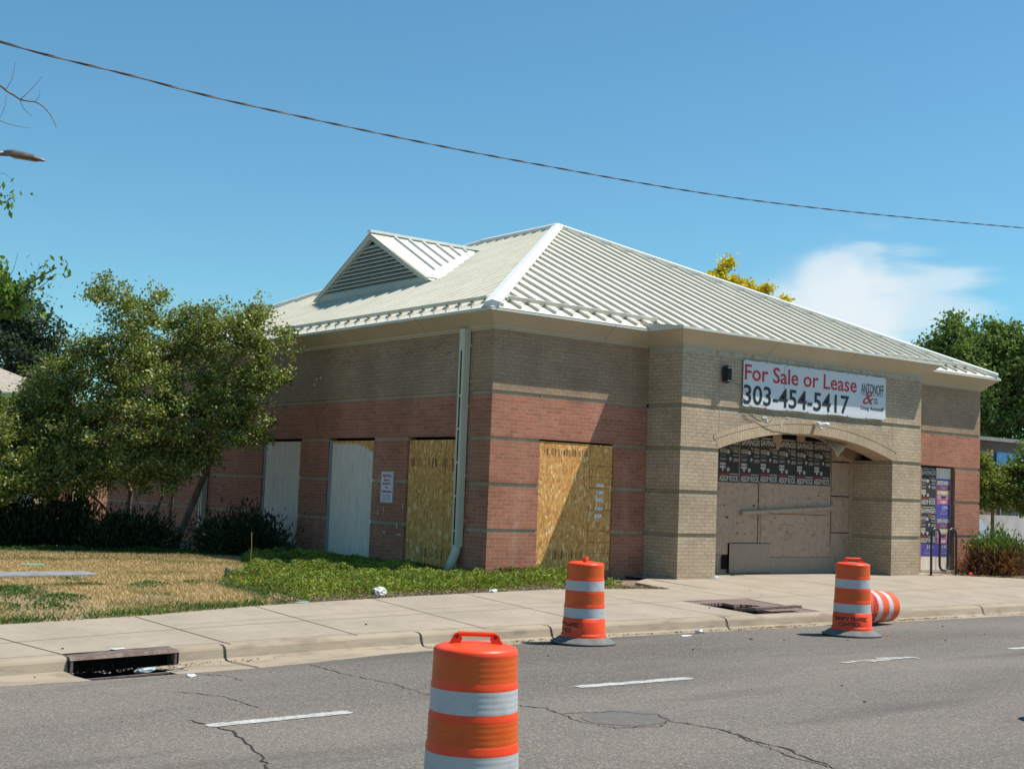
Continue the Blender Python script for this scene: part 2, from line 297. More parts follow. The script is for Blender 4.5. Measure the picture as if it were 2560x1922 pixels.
def text_mesh(body, plane, box, mat, parent=None, name='lettering', depth=.002, bold=0., shear=0., rot90=False, off=(0, 0, 0)):
    """plane 'front' (faces -y at y=plane[1]) or 'side' (faces -x); box = (u0,u1,v0,v1)"""
    cu = bpy.data.curves.new('t', 'FONT'); cu.body = body; cu.offset = bold; cu.shear = shear; cu.resolution_u = 3; cu.extrude = .0005
    to = bpy.data.objects.new('t', cu); col.objects.link(to); dg = bpy.context.evaluated_depsgraph_get(); dg.update()
    me = bpy.data.meshes.new_from_object(to.evaluated_get(dg)); bpy.data.objects.remove(to); bpy.data.curves.remove(cu)
    n = len(me.vertices); co = np.zeros(n*3, dtype=np.float32); me.vertices.foreach_get('co', co); co = co.reshape(-1, 3)
    mn, mx_ = co.min(0), co.max(0); u = (co[:, 0]-mn[0])/(mx_[0]-mn[0]); v = (co[:, 1]-mn[1])/(mx_[1]-mn[1])
    U = box[0] + u*(box[1]-box[0]); V = box[2] + v*(box[3]-box[2]); dz = (co[:, 2] > 0).astype(float)*depth
    if plane[0] == 'front': P_ = np.stack([U, plane[1]-dz, V], 1)
    else: P_ = np.stack([plane[1]-dz, U, V], 1)
    P_ = P_ - np.array(off)
    me.vertices.foreach_set('co', P_.astype(np.float32).ravel()); me.materials.clear(); me.update()
    return link(name, me, mat, parent)

# ---------------------------------------------------------------- ground levels
def kz(x): return float(np.interp(x, [-30, -14, -9.7, -7.9, -5.7, -2, 1, 8, 40], [-.5, -.36, -.285, -.235, -.185, -.165, -.16, -.145, -.13]))
def gz(x, y):
    if y > -.92: return 0.
    if y > -5.3: return kz(x)*(-y-.92)/4.38
    return kz(x) - .15 + min(.02*(-y-5.3), .2)
def edgeA(x): return float(np.interp(x, [-60, -9.9, -9.1, -7.4, -5.1, -2, 1.4, 7.5, 80], [-5.87, -5.87, -6.0, -6.14, -5.83, -5.62, -5.62, -5.72, -5.8]))
def walkB(x):
    if x < 2.34: return float(np.interp(x, [-60, -14, -9.17, -7.54, -5.8, -2.89, .15, 2.34], [-3.8, -3.65, -3.34, -3.2, -2.78, -2.25, -1.87, -2.19]))
    if x < 2.5: return float(np.interp(x, [2.34, 2.44, 2.5], [-2.19, -1.25, -1.15]))
    if x < 3.3: return float(np.interp(x, [2.5, 3.3], [-1.15, -.6]))
    if x < 12.4: return .2
    return float(np.interp(x, [12.4, 12.45, 12.5, 13.78, 16, 60, 90], [.2, -1.05, -1.1, -1.91, -2.3, -3.2, -3.2]))

# large ground sheet (bare earth beyond everything)
xs = sorted(set([-900, -300, -120, -60, -40, 90, 160, 400, 1200] + [i*2. for i in range(-15, 25)]))
ys = sorted(set([-900, -200, -60, -31, -26, -15, -8, -6.2, -5.3, -4, -3, -2, -.9, 0, 5, 10, 20, 40, 100, 300, 1500]))
b = MB()
for i in range(len(xs)-1):
    for j in range(len(ys)-1):
        b.quad(*[(x, y, gz(x, y) - (.06 if y >= -.9 else .12)) for x, y in ((xs[i], ys[j]), (xs[i+1], ys[j]), (xs[i+1], ys[j+1]), (xs[i], ys[j+1]))])
GROUNDM = noisy('bare_ground', (.12, .10, .08), (.17, .14, .11), 2, rough=1, bump=.5)
tag(b.build('ground', GROUNDM), kind='structure')
# road
xs = sorted(set([-120., -60., 90., 160.] + [round(i*.5, 2) for i in range(-60, 100)])); ys = [None, -6.4, -7, -8, -10, -12, -15, -19, -24, -30]
b = MB()
for i in range(len(xs)-1):
    for j in range(len(ys)-1):
        def P_(x, y):
            y = edgeA(x) if y is None else y; return (x, y, gz(x, y))
        b.quad(P_(xs[i], ys[j+1]), P_(xs[i+1], ys[j+1]), P_(xs[i+1], ys[j]), P_(xs[i], ys[j]))
tag(b.build('road', ASPH), kind='structure')
# gutter pan and kerb
INL = (-9.09, -7.96)
xk = sorted(set([-60., 80.] + [round(-30+i*.25, 2) for i in range(280)] + list(INL)))
b = MB(); g2 = MB()
for x0, x1 in zip(xk[:-1], xk[1:]):
    inlet = x0 >= INL[0]-1e-6 and x1 <= INL[1]+1e-6
    def prof(x):
        k = kz(x); w_ = .006*noise.noise(Vector((x*.9, 3, 0))); return [(-5.12, gz(x, -5.12)-.002), (-5.28, k-.001), (-5.325, k-.012), (-5.345, k-.035), (-5.375+w_, k-.125), (-5.41+w_, k-.152)]
    A, B = prof(x0), prof(x1)
    if not inlet:
        for p, q, r_, s_ in zip(A[:-1], A[1:], B[1:], B[:-1]): b.quad((x0, *p), (x1, *s_), (x1, *r_), (x0, *q))
    def pan(x): k = kz(x); e = edgeA(x); return [(-5.40, k-.150), (-5.55, k-.153), (e-.03, gz(x, e)+.004), (e-.03, gz(x, e)-.1)]
    A, B = pan(x0), pan(x1)
    if not (x0 >= INL[0]-.001 and x1 <= -8.04): 
        for p, q, r_, s_ in zip(A[:-1], A[1:], B[1:], B[:-1]): g2.quad((x0, *p), (x1, *s_), (x1, *r_), (x0, *q))
tag(b.build('kerb', KERBM, smooth=True), kind='structure'); tag(g2.build('gutter', KERBM), kind='structure')
# pavement slab with the hole of the tree pit
PIT = (1.2, 2.72, -5.12, -3.6)
xs = sorted(set([-60., -30., 60., 80.] + [round(-20+i*.4, 2) for i in range(150)] + [2.34, 2.36, 2.4, 2.44, 2.5, 3.3, 3.31, 12.4, 12.45, 12.5, PIT[0], PIT[1]]))
b = MB()
for x0, x1 in zip(xs[:-1], xs[1:]):
    e0, e1 = (walkB(x0+1e-4), walkB(x1-1e-4))
    if 3.3 <= x0 < 12.39: e0 = e1 = .2
    cuts = [-5.13, PIT[2], -4.7, -4.2, PIT[3], -3.0 if min(e0, e1) > -2.9 else None]
    cuts = [c_ for c_ in cuts if c_ is not None and c_ < min(e0, e1)-.02]
    mid0 = [(c_, c_) for c_ in cuts] + [(e0 if min(e0, e1) < -.92 or e0 == e1 == .2 and False else e0, e1)]
    if e0 > -.92 and e1 > -.92: mid0 = mid0[:-1] + [(-.92, -.92), (e0, e1)]
    for (a0, a1), (c0, c1) in zip(mid0[:-1], mid0[1:]):
        if x0 >= PIT[0]-1e-6 and x1 <= PIT[1]+1e-6 and a0 >= PIT[2]-1e-6 and c0 <= PIT[3]+1e-6: continue
        b.quad((x0, a0, gz(x0, a0)), (x1, a1, gz(x1, a1)), (x1, c1, gz(x1, c1)), (x0, c0, gz(x0, c0)))
    b.quad((x0, e0, gz(x0, e0)), (x1, e1, gz(x1, e1)), (x1, e1, gz(x1, e1)-.13), (x0, e0, gz(x0, e0)-.13))
for (xa, ya, xb, yb) in ((PIT[0], PIT[2], PIT[0], PIT[3]), (PIT[0], PIT[3], PIT[1], PIT[3]), (PIT[1], PIT[3], PIT[1], PIT[2]), (PIT[1], PIT[2], PIT[0], PIT[2])):
    b.quad((xa, ya, gz(xa, ya)), (xb, yb, gz(xb, yb)), (xb, yb, gz(xb, yb)-.12), (xa, ya, gz(xa, ya)-.12))
tag(b.build('sidewalk', CONC), kind='structure')
# soil of the beds and the lawn
LAWNM = noisy('dry_turf_soil', (.22, .155, .085), (.30, .22, .125), 3, rough=1, bump=1, bscale=50, c3=(.19, .15, .10), scale3=2.2, f3=.8)
def bed(name, m, xr, yf, yt, zf, step=.4):
    b = MB(); xs = np.arange(xr[0], xr[1]+1e-6, step); 
    for x0, x1 in zip(xs[:-1], xs[1:]):
        T = np.linspace(0, 1, 14)
        for t0, t1 in zip(T[:-1], T[1:]):
            def q(x, t): y = yf(x) + (yt-yf(x))*t; return (x, y, zf(x, y))
            b.quad(q(x0, t0), q(x1, t0), q(x1, t1), q(x0, t1))
    return tag(b.build(name, m), kind='structure')
def soilz(x, y): return gz(x, y) - .045 + .02*noise.noise(Vector((x*.8, y*.8, 0)))
bed('lawn', LAWNM, (-24, -4.8), walkB, 20, lambda x, y: gz(x, y) - .01 + .02*noise.noise(Vector((x*.8, y*.8, 0))))
bed('planting_bed', SOIL, (-4.8, 4.0), lambda x: min(walkB(x), -.5) if x < 3.3 else -.6, 0.02, soilz, .2)
bed('planting_bed_side', SOIL, (-4.8, .02), lambda x: .02, 20, soilz)
bed('planting_bed_right', SOIL, (12.4, 40), walkB, .02, soilz, .1)
bed('planting_bed_far', SOIL, (14.9, 40), lambda x: .02, 4, lambda x, y: -.04)

# joints, cracks and paint on the ground: thin sheets 4 mm above
JOINT = plain('joint_dark', (.10, .075, .055), .95); CRACK = plain('crack_black', (.028, .026, .025), .95); PAINTW = noisy('road_paint', (.36, .36, .33), (.46, .46, .43), 5, c3=(.22, .21, .2), scale3=30, f3=.9)  # dark joint filler, black cracks, worn white road paint
def ribbon(b, pts, wd, dz=.004, jit=0., sub=1, seed=0, zf=gz):
    P = []
    for p, q in zip(pts[:-1], pts[1:]):
        for k in range(sub):
            t = k/sub; P.append((p[0]+(q[0]-p[0])*t, p[1]+(q[1]-p[1])*t))
    P.append(tuple(pts[-1][:2])); P = [Vector((x, y, 0)) for x, y in P]
    rr = random.Random(seed); 
    for i, p in enumerate(P):
        if jit and 0 < i < len(P)-1: p.x += rr.uniform(-jit, jit); p.y += rr.uniform(-jit, jit)
    L_, R_ = [], []
    for i, p in enumerate(P):
        d = (P[min(i+1, len(P)-1)] - P[max(i-1, 0)]); s = Vector((-d.y, d.x, 0)).normalized(); ww = wd*(rr.uniform(.35, 1.25) if jit else 1)/2
        if jit and i in (0, len(P)-1): ww *= .15
        a = p + s*ww; c_ = p - s*ww; L_.append((a.x, a.y, zf(a.x, a.y)+dz)); R_.append((c_.x, c_.y, zf(c_.x, c_.y)+dz))
    for i in range(len(P)-1): b.quad(R_[i], R_[i+1], L_[i+1], L_[i])
b = MB()
trans = [[(-9.4, -4.12), (-9.06, -5.28)], [(-11.2, -3.5), (-10.9, -5.28)], [(-7.58, -3.24), (-7.31, -5.28)], [(-5.8, -2.8), (-5.72, -5.28)], [(-3.78, -2.45), (-3.88, -5.28)], [(-1.98, -2.2), (-2.1, -5.28)], [(.15, -1.9), (.3, -2.68), (.5, -5.28)],
         [(2.6, -2.2), (2.82, -3.6)], [(4.6, -.92), (4.3, -3.5), (4.2, -5.28)], [(6.6, -.92), (6.75, -5.28)], [(9, -.92), (9.2, -5.28)], [(11.5, -1.6), (11.8, -5.28)], [(14, -2.2), (14.3, -5.28)], [(17, -2.5), (17.2, -5.28)]]
for i, L_ in enumerate(trans): ribbon(b, L_, .014, sub=6)
ribbon(b, [(-12, -4.55), (-9.48, -4.41), (-7.94, -4.25), (-5.2, -4.08), (-2.34, -3.8), (.83, -3.65), (3.25, -3.5), (10.3, -3.1), (20, -2.9)], .009, sub=6)
ribbon(b, [(-7.4, -3.95), (-5.2, -3.75), (-2.4, -3.4), (1.0, -3.2)], .006, sub=6)
tag(b.build('sidewalk_joints', JOINT), kind='structure')
b = MB()
for x in (-7.42, -4.9, -2.9, .35, 6.74, 11.2):   # kerb joints run over the nose and down the face
    for (ya, za), (yb, zb) in zip([(-5.12, .003), (-5.29, .003), (-5.338, -.012), (-5.36, -.04), (-5.39, -.128)], [(-5.29, .003), (-5.338, -.012), (-5.36, -.04), (-5.39, -.128), (-5.43, -.146)]):
        b.quad((x, ya, kz(x)+za), (x+.02, ya, kz(x)+za), (x+.02, yb, kz(x)+zb), (x, yb, kz(x)+zb))
    b.quad(*[(xx, yy, (kz(xx)-.146 if yy > -5.5 else gz(xx, yy)+.008)) for xx, yy in ((x, -5.43), (x+.02, -5.43), (x+.03, edgeA(x)), (x+.01, edgeA(x)))])
tag(b.build('kerb_joints', CRACK), kind='structure')
b = MB()
CR = [[(-9.23, -8.5), (-9.16, -9.19), (-9.38, -10.09), (-9.6, -10.7)], [(-6.84, -6.2), (-6.91, -6.98), (-6.86, -7.77), (-6.98, -8.57), (-6.75, -9.1), (-6.68, -9.51)],
      [(-6.68, -9.51), (-6.57, -9.77), (-6.64, -10.05), (-6.2, -10.24), (-6.03, -10.56), (-6.14, -10.78), (-6.06, -11.31), (-6.24, -11.75), (-6.25, -12.07), (-6.48, -12.7)],
      [(-6.06, -11.31), (-6.15, -11.59), (-6.32, -11.96), (-6.48, -12.4), (-6.51, -12.8)], [(-8.72, -7.1), (-8.5, -7.62), (-8.52, -8.37)], [(-8.1, -6.2), (-7.9, -6.5), (-7.95, -6.9)],
      [(1.6, -10.1), (2.0, -9.8), (2.3, -10.2)], [(-6.64, -10.05), (-6.75, -10.5), (-6.7, -10.8), (-6.35, -10.95), (-6.14, -10.78)]]
for i, L_ in enumerate(CR): ribbon(b, L_, .02 if i in (0, 2) else .013, jit=.022, sub=9, seed=i)
tag(b.build('road_cracks', CRACK), kind='structure')
b = MB()
def dash(a, bb, wd, seed):
    rr = random.Random(seed); n = 24; pr = None
    for k in range(n+1):
        t = k/n; x = a[0]+(bb[0]-a[0])*t; y = a[1]+(bb[1]-a[1])*t; w0 = wd/2*(1 if 0 < k < n else .6)+rr.uniform(-.008, .008); cur = ((x, y-w0, gz(x, y-w0)+.005), (x, y+w0+rr.uniform(-.01, .01), gz(x, y+w0)+.005))
        if pr: b.quad(pr[0], cur[0], cur[1], pr[1])
        pr = cur
dash((-9.22, -8.87), (-8.0, -8.98), .15, 1); dash((-5.56, -8.99), (-4.12, -9.06), .15, 2); dash((1.75, -8.95), (3.2, -9.0), .15, 4)
tag(b.build('lane_markings', PAINTW), kind='structure')
b = MB(); ribbon(b, [(-1.6, -8.98), (-1.3, -8.9), (-1.0, -9.0), (-.7, -8.9), (-.3, -8.97)], .2, dz=.005, jit=.03, sub=6, seed=9)
tag(b.build('worn_lane_marking', noisy('worn_paint', (.20, .19, .18), (.42, .41, .38), 9)), kind='structure')
b = MB(); cc = Vector((-6.33, -10.5)); ring = []
for k in range(40):
    an = 2*math.pi*k/40; rr = .36 + .03*noise.noise(Vector((math.cos(an)*2, math.sin(an)*2, 4))); x, y = cc.x+rr*math.cos(an), cc.y+rr*math.sin(an); ring.append((x, y, gz(x, y)+.003))
for k in range(40): b.quad(ring[k], ring[(k+1) % 40], (cc.x, cc.y, gz(*cc)+.003))
tag(b.build('asphalt_patch', noisy('patch_asphalt', (.104, .099, .09), (.140, .130, .116), 20, rough=.9, bump=.4, bscale=120)), kind='structure')

# ---------------------------------------------------------------- the brick building
A_, PD, OP, CX, TOP = 3.757, .917, 5.453, 14.956, 4.372
YB = 18.2; PX0, PX1 = A_, A_+1.016+OP+1.016; OX0, OX1 = A_+1.016, A_+1.016+OP
Zk = [.853+.8128*k for k in range(4)]; RC = .0677; EZ = .022
bld = thing('brick_building', (7.478, 0, 0), 'boarded-up single-storey red and tan brick building with arched entrance and metal hip roof', 'building')
OFF = (7.478, 0, 0)
def layers(z0, z1, lo, hi):
    """split a height range into courses between bands: (za, zb, material index, recessed)"""
    cuts = [-.15]
    L_ = []
    prev = -.15
    for k, z in enumerate(Zk):
        L_.append((prev, z-RC, lo, 0)); L_.append((z-RC, z, 2, 1)); prev = z
    L_.append((prev, TOP+.25, hi, 0))
    return [(max(a, z0), min(c_, z1), mi if not (mi == lo and a >= Zk[3]-.01) else hi, rc) for a, c_, mi, rc in L_ if min(c_, z1) > max(a, z0)+1e-4]
wl = MB(OFF)
TH = .25
def wall_y(x0, x1, y, z0=-.15, z1=TOP, lo=0, hi=1, endl=False, endr=False, th=TH):   # faces -y
    for a, c_, mi, rc in layers(z0, z1, lo, hi):
        wl.box(x0 + (EZ if rc and endl else 0), x1 - (EZ if rc and endr else 0), y + (EZ if rc else 0), y + th, a, c_, mi)
def wall_x(y0, y1, x, z0=-.15, z1=TOP, lo=0, hi=1, sgn=1, th=TH):   # faces -x when sgn=1
    for a, c_, mi, rc in layers(z0, z1, lo, hi):
        wl.box(x + (EZ*sgn if rc else 0), x + th*sgn, y0, y1, a, c_, mi)
WT = Zk[2]                      # window heads sit under the third band
# front wall, left of the portico
wall_y(0, 1.118, 0, endl=True); wall_y(1.118, 2.913, 0, z0=WT); wall_y(2.913, A_, 0)
wl.box(1.118, 2.913, 0.01, TH, -.15, .12, 0)
# front wall, right of the portico
wall_y(PX1, 12.6, 0); wall_y(12.6, 13.93, 0, z0=WT); wall_y(13.93, CX, 0, endr=True)
# left side wall (in shade)
W3, W2, W1 = (.88, 2.671), (3.892, 5.70), (6.899, 8.69)
yy = TH
for a, c_ in (W3, W2, W1):
    wall_x(yy, a, 0); wall_x(a, c_, 0, z0=WT); wl.box(.01, TH, a, c_, -.15, .1, 0); yy = c_
wall_x(yy, YB, 0); wall_x(TH, YB, CX, sgn=-1); wall_y(TH, CX-TH, YB-TH)
# portico piers, returns and recess
for a, c_ in ((PX0, OX0), (OX1, PX1)): wall_y(a, c_, -PD, z1=WT, lo=3, hi=3, endl=True, endr=True, th=1.05)
wall_x(-PD+.3, .0, PX0+.0, z0=WT, lo=3, hi=3, th=.3); wall_x(-PD+.3, 0, PX1, z0=WT, lo=3, hi=3, sgn=-1, th=.3)
wl.box(OX0, OX0-.3, -.0, .45, -.15, 3.2, 3); wl.box(OX1, OX1+.3, .133, .45, -.15, 3.2, 3)
wl.box(OX0-.3, OX1+.3, -.45, .45, 3.05, 3.15, 3)          # ceiling of the recess
# arched front of the portico
Rr = 9.06; CZ = 2.90 - Rr; MX = (OX0+OX1)/2
def arc(x, r=Rr): return CZ + math.sqrt(max(r*r - (x-MX)**2, 0))
NS = 64; XS = [OX0 + (OX1-OX0)*i/NS for i in range(NS+1)]
zb = Zk[3]
for x0, x1 in zip(XS[:-1], XS[1:]):
    za0, za1 = arc(x0), arc(x1)
    wl.quad((x0, -PD, za0), (x1, -PD, za1), (x1, -PD, zb-RC), (x0, -PD, zb-RC), mi=3)
    wl.quad((x0, -PD, za0), (x0, -PD+.5, za0), (x1, -PD+.5, za1), (x1, -PD, za1), mi=3)
    wl.quad((x0, -PD+.5, za0), (x1, -PD+.5, za1), (x1, -PD+.5, 3.1), (x0, -PD+.5, 3.1), mi=3)
wl.box(OX0, OX1, -PD+EZ, -.6, zb-RC, zb, 2); wl.quad((OX0, -PD, zb-RC), (OX1, -PD, zb-RC), (OX1, -PD+EZ, zb-RC), (OX0, -PD+EZ, zb-RC), mi=3)
wl.box(OX0, OX1, -PD, -.6, zb, 4.30, 3)
for a, c_ in ((PX0, OX0), (OX1, PX1)): wall_y(a, c_, -PD, z0=WT, z1=4.30, lo=3, hi=3, endl=(a == PX0), endr=(c_ == PX1), th=.3)
wl.build('wall', [RED, TAN, RECESS, TANP], bld)
# arch rings, 3 mm proud, laid on edge
b = MB(OFF)
for r0, r1, mi, ov in ((Rr, Rr+.2, 0, .02), (Rr+.2, Rr+.3, 1, .06)):
    aL = math.atan2(MX-OX0+ov, Zk[2]-CZ); n = 70; yp = -PD-.004 - (.003 if mi else 0)
    for k in range(n):
        t0 = -aL + 2*aL*k/n; t1 = -aL + 2*aL*(k+1)/n
        def q(t, r): return (MX + r*math.sin(t), yp, CZ + r*math.cos(t))
        rm = Rr+.1; U0, U1 = (t0+aL)*rm, (t1+aL)*rm
        b.quad(q(t0, r0), q(t1, r0), q(t1, r1), q(t0, r1), mi=mi, uv=[(U0, 0), (U1, 0), (U1, r1-r0), (U0, r1-r0)])
        b.quad(q(t0, r1), q(t1, r1), (q(t1, r1)[0], -PD+.01, q(t1, r1)[2]), (q(t0, r1)[0], -PD+.01, q(t0, r1)[2]), mi=mi, uv=[(U0, 0), (U1, 0), (U1, .01), (U0, .01)])
        if mi == 0: b.quad(q(t0, r0), (q(t0, r0)[0], -PD+.02, q(t0, r0)[2]-.001), (q(t1, r0)[0], -PD+.02, q(t1, r0)[2]-.001), q(t1, r0), mi=mi, uv=[(U0, 0), (U0, .03), (U1, .03), (U1, 0)])
b.build('arch', [ARCH1, ARCH2], bld)
b = MB(OFF); b.box(PX0-.006, PX1+.006, -PD-.006, -.01, 4.30, 4.372); b.build('stone_band', CONC_BAND, bld)
# cornice: trim band, flared soffit, gutter lip, following the plan
PLAN = [(0, YB), (0, 0), (A_, 0), (A_, -PD), (PX1, -PD), (PX1, 0), (CX, 0), (CX, YB)]
NRM = [(-1, 0), (0, -1), (-1, 0), (0, -1), (1, 0), (0, -1), (1, 0), (0, 1)]     # outward normal of edge i -> i+1
def offs(o):
    pts = []; n = len(PLAN)
    for i, (x, y) in enumerate(PLAN):
        n0, n1 = NRM[i-1], NRM[i]; pts.append((x + (n0[0]+n1[0])*o, y + (n0[1]+n1[1])*o))
    return pts
def strip(prof, name, mat, mb=None):
    b = mb or MB(OFF)
    for (o0, z0), (o1, z1) in zip(prof[:-1], prof[1:]):
        a, c_ = offs(o0), offs(o1); n = len(a)
        for i in range(n):
            j = (i+1) % n; b.quad((*a[i], z0), (*a[j], z0), (*c_[j], z1), (*c_[i], z1))
    return b.build(name, mat, bld)
strip([(-.01, 4.368), (.03, 4.372), (.03, 4.402), (.055, 4.405), (.055, 4.44)], 'cornice_trim', TRIM)
strip([(.055, 4.44), (.07, 4.446), (.32, 4.652)], 'fascia', TRIM)
strip([(.315, 4.652), (.345, 4.652), (.345, 4.698), (.30, 4.70), (.0, 4.705)], 'gutter_lip', LIP)
# fascia panel joints
b = MB(OFF)
def fj_y(x, y0):
    for (oa, za), (ob, zb_) in (((.0575, 4.40), (.0575, 4.446)), ((.0665, 4.443), (.3185, 4.650)), ((.3475, 4.653), (.3475, 4.697))):
        b.quad((x, y0-oa-.002, za), (x+.008, y0-oa-.002, za), (x+.008, y0-ob-.002, zb_), (x, y0-ob-.002, zb_))
def fj_x(y):
    for (oa, za), (ob, zb_) in (((.0575, 4.40), (.0575, 4.446)), ((.0665, 4.443), (.3185, 4.650)), ((.3475, 4.653), (.3475, 4.697))):
        b.quad((-oa-.002, y, za), (-oa-.002, y+.008, za), (-ob-.002, y+.008, zb_), (-ob-.002, y, zb_))
for x in (6.1, 8.53): fj_y(x, -PD)
for x in (2.55,): fj_y(x, 0)
for y in (2.07, 5.05, 8.1, 11.1): fj_x(y)
b.build('panel_joints', plain('seam_dark', (.09, .075, .055), .9), bld)
SEAL = plain('sealant', (.34, .30, .24), .8)      # movement joints in the brickwork
for x, y, z0, z1 in ((1.112, -.003, Zk[2]+.0, TOP), (4.782, -PD-.003, 2.79, 4.3), (10.217, -PD-.003, 2.79, 4.3), (13.811, -.003, Zk[2], TOP)):
    prev = z0; b = MB(OFF)
    for zc in [z for z in Zk if z0 < z-RC < z1]: b.box(x, x+.010, y, y+.01, prev, zc-RC); prev = zc-RC
    b.box(x, x+.010, y, y+.01, prev, z1); b.build('movement_joint', SEAL, bld)

# roof
S = .466; E = -.35; EZ0 = 4.70
def zr(d): return EZ0 + S*(d-E)          # d = distance in from the eave plane axis
XL, XR, YF, YK = E, CX-E, E, YB-E; HW = (XR-XL)/2; XM = (XL+XR)/2
Ya, Yb = YF+HW, YK-HW; ZT = EZ0 + S*HW
roof = MB(OFF)
roof.quad((XL, YF, EZ0), (XR, YF, EZ0), (XM, Ya, ZT)); roof.quad((XR, YK, EZ0), (XL, YK, EZ0), (XM, Yb, ZT))
roof.quad((XL, YK, EZ0), (XL, YF, EZ0), (XM, Ya, ZT), (XM, Yb, ZT)); roof.quad((XR, YF, EZ0), (XR, YK, EZ0), (XM, Yb, ZT), (XM, Ya, ZT))
roof.quad((PX0-.345, -PD-.345, 4.698), (PX1+.345, -PD-.345, 4.698), (PX1+.345, .1, 4.86), (PX0-.345, .1, 4.86))
for xx in (PX0-.345, PX1+.345): roof.quad((xx, -PD-.345, 4.698), (xx, E, 4.698), (xx, .1, 4.86), (xx, -PD-.3, 4.70))
rf = roof.build('roof', ROOF, bld)
ribs = MB(OFF); RW, RH = .040, .056; NZ = Vector((0, -S, 1)).normalized()
def rib(p0, p1, nrm, side):
    p0, p1 = Vector(p0), Vector(p1); n = Vector(nrm).normalized()*RH; s = Vector(side)*RW/2
    ribs.hexa([p0-s, p0+s, p1+s, p1-s, p0-s*.8+n, p0+s*.8+n, p1+s*.8+n, p1-s*.8+n])
x = XL + .30
while x < XR-.25:
    d = min(x-XL, XR-x)
    if d > .25: rib((x, YF+.08, EZ0+S*.08), (x, YF+d-.08, EZ0+S*(d-.08)), (0, -S, 1), (1, 0, 0))
    x += .4
ribs.build('standing_seams', ROOF, rf)
DY, DX, DZ, DWH, DT = 9.1, 2.95, 6.25, 2.68, 7.66      # dormer centre, face plane, sill, half width, apex
for xe, sg_ in ((XL, 1), (XR, -1)):
    RH = .038; ribs = MB(OFF); y = YF + .3
    while y < YK-.25:
        d = min(y-YF, YK-y, HW)
        if d > .25: rib((xe+.08*sg_, y, EZ0+S*.08), (xe+(d-.08)*sg_, y, EZ0+S*(d-.08)), (-S*sg_, 0, 1), (0, 1, 0))
        y += .4
    ribs.build('standing_seams', ROOF, rf)
caps = MB(OFF)
def cap(a, b_, wd=.34, up=.125, n1=None, n2=None):
    """folded cap along a hip or ridge: two flanges on the two roof normals"""
    a, b_ = Vector(a), Vector(b_); d = (b_-a).normalized()
    h = Vector((0, 0, up))
    for n in (n1, n2):
        n = Vector(n).normalized(); s = n.cross(d).normalized()
        if s.z > 0: s = -s
        c = [a+h, b_+h, b_+h+s*wd/2, a+h+s*wd/2]; lo = [p - n*(up*.9) for p in (c[2], c[3])]
        caps.quad(*c); caps.quad(c[3], c[2], lo[0], lo[1])
        caps.quad(c[0], c[3], lo[1], Vector(a)-Vector((0, 0, .02)))
nF, nL, nR, nB = (0, -S, 1), (-S, 0, 1), (S, 0, 1), (0, S, 1)
cap((XL+.06, YF+.06, EZ0+.03), (XM, Ya, ZT), n1=nF, n2=nL, wd=.31, up=.105); cap((XR-.06, YF+.06, EZ0+.03), (XM, Ya, ZT), n1=nF, n2=nR, wd=.31, up=.105)
cap((XL+.06, YK-.06, EZ0+.03), (XM, Yb, ZT), n1=nB, n2=nL); cap((XR-.06, YK-.06, EZ0+.03), (XM, Yb, ZT), n1=nB, n2=nR)
cap((XM, Ya, ZT), (XM, Yb, ZT), n1=nL, n2=nR, wd=.3)
caps.build('hip_caps', noisy('cap_metal', (.66, .68, .64), (.70, .72, .68), 2, rough=.45), rf)
# snow guard rails and their clamps
GP = noisy('guard_paint', (.56, .55, .47), (.62, .61, .52), 3); CLAMP = plain('clamp_dark', (.22, .19, .15), .7)
RH = .056
def guard_y(x0, x1):
    sg = MB(OFF); y = YF+.36; z = EZ0+S*.36+RH; sg.bar((x0, y, z+.035), (x1, y, z+.035), .02, .075, up=(0, -S, 1)); x = XL+.3
    while x < x1:
        if x > x0: sg.box(x-.035, x+.035, y-.012, y+.05, z-.05, z+.005, 1)
        x += .4
    sg.build('snow_guard', [GP, CLAMP], rf)
guard_y(.28, 3.95); guard_y(11.3, CX-.55)
sg = MB(OFF); yg = XL+.36; z = EZ0+S*.36+RH; sg.bar((yg, .28, z+.035), (yg, YB-.3, z+.035), .02, .075, up=(-S, 0, 1)); y = YF+.3
while y < YB-.3:
    if y > .3: sg.box(yg-.012, yg+.04, y-.02, y+.02, z-.04, z+.005, 1)
    y += .4
sg.build('snow_guard', [GP, CLAMP], rf)
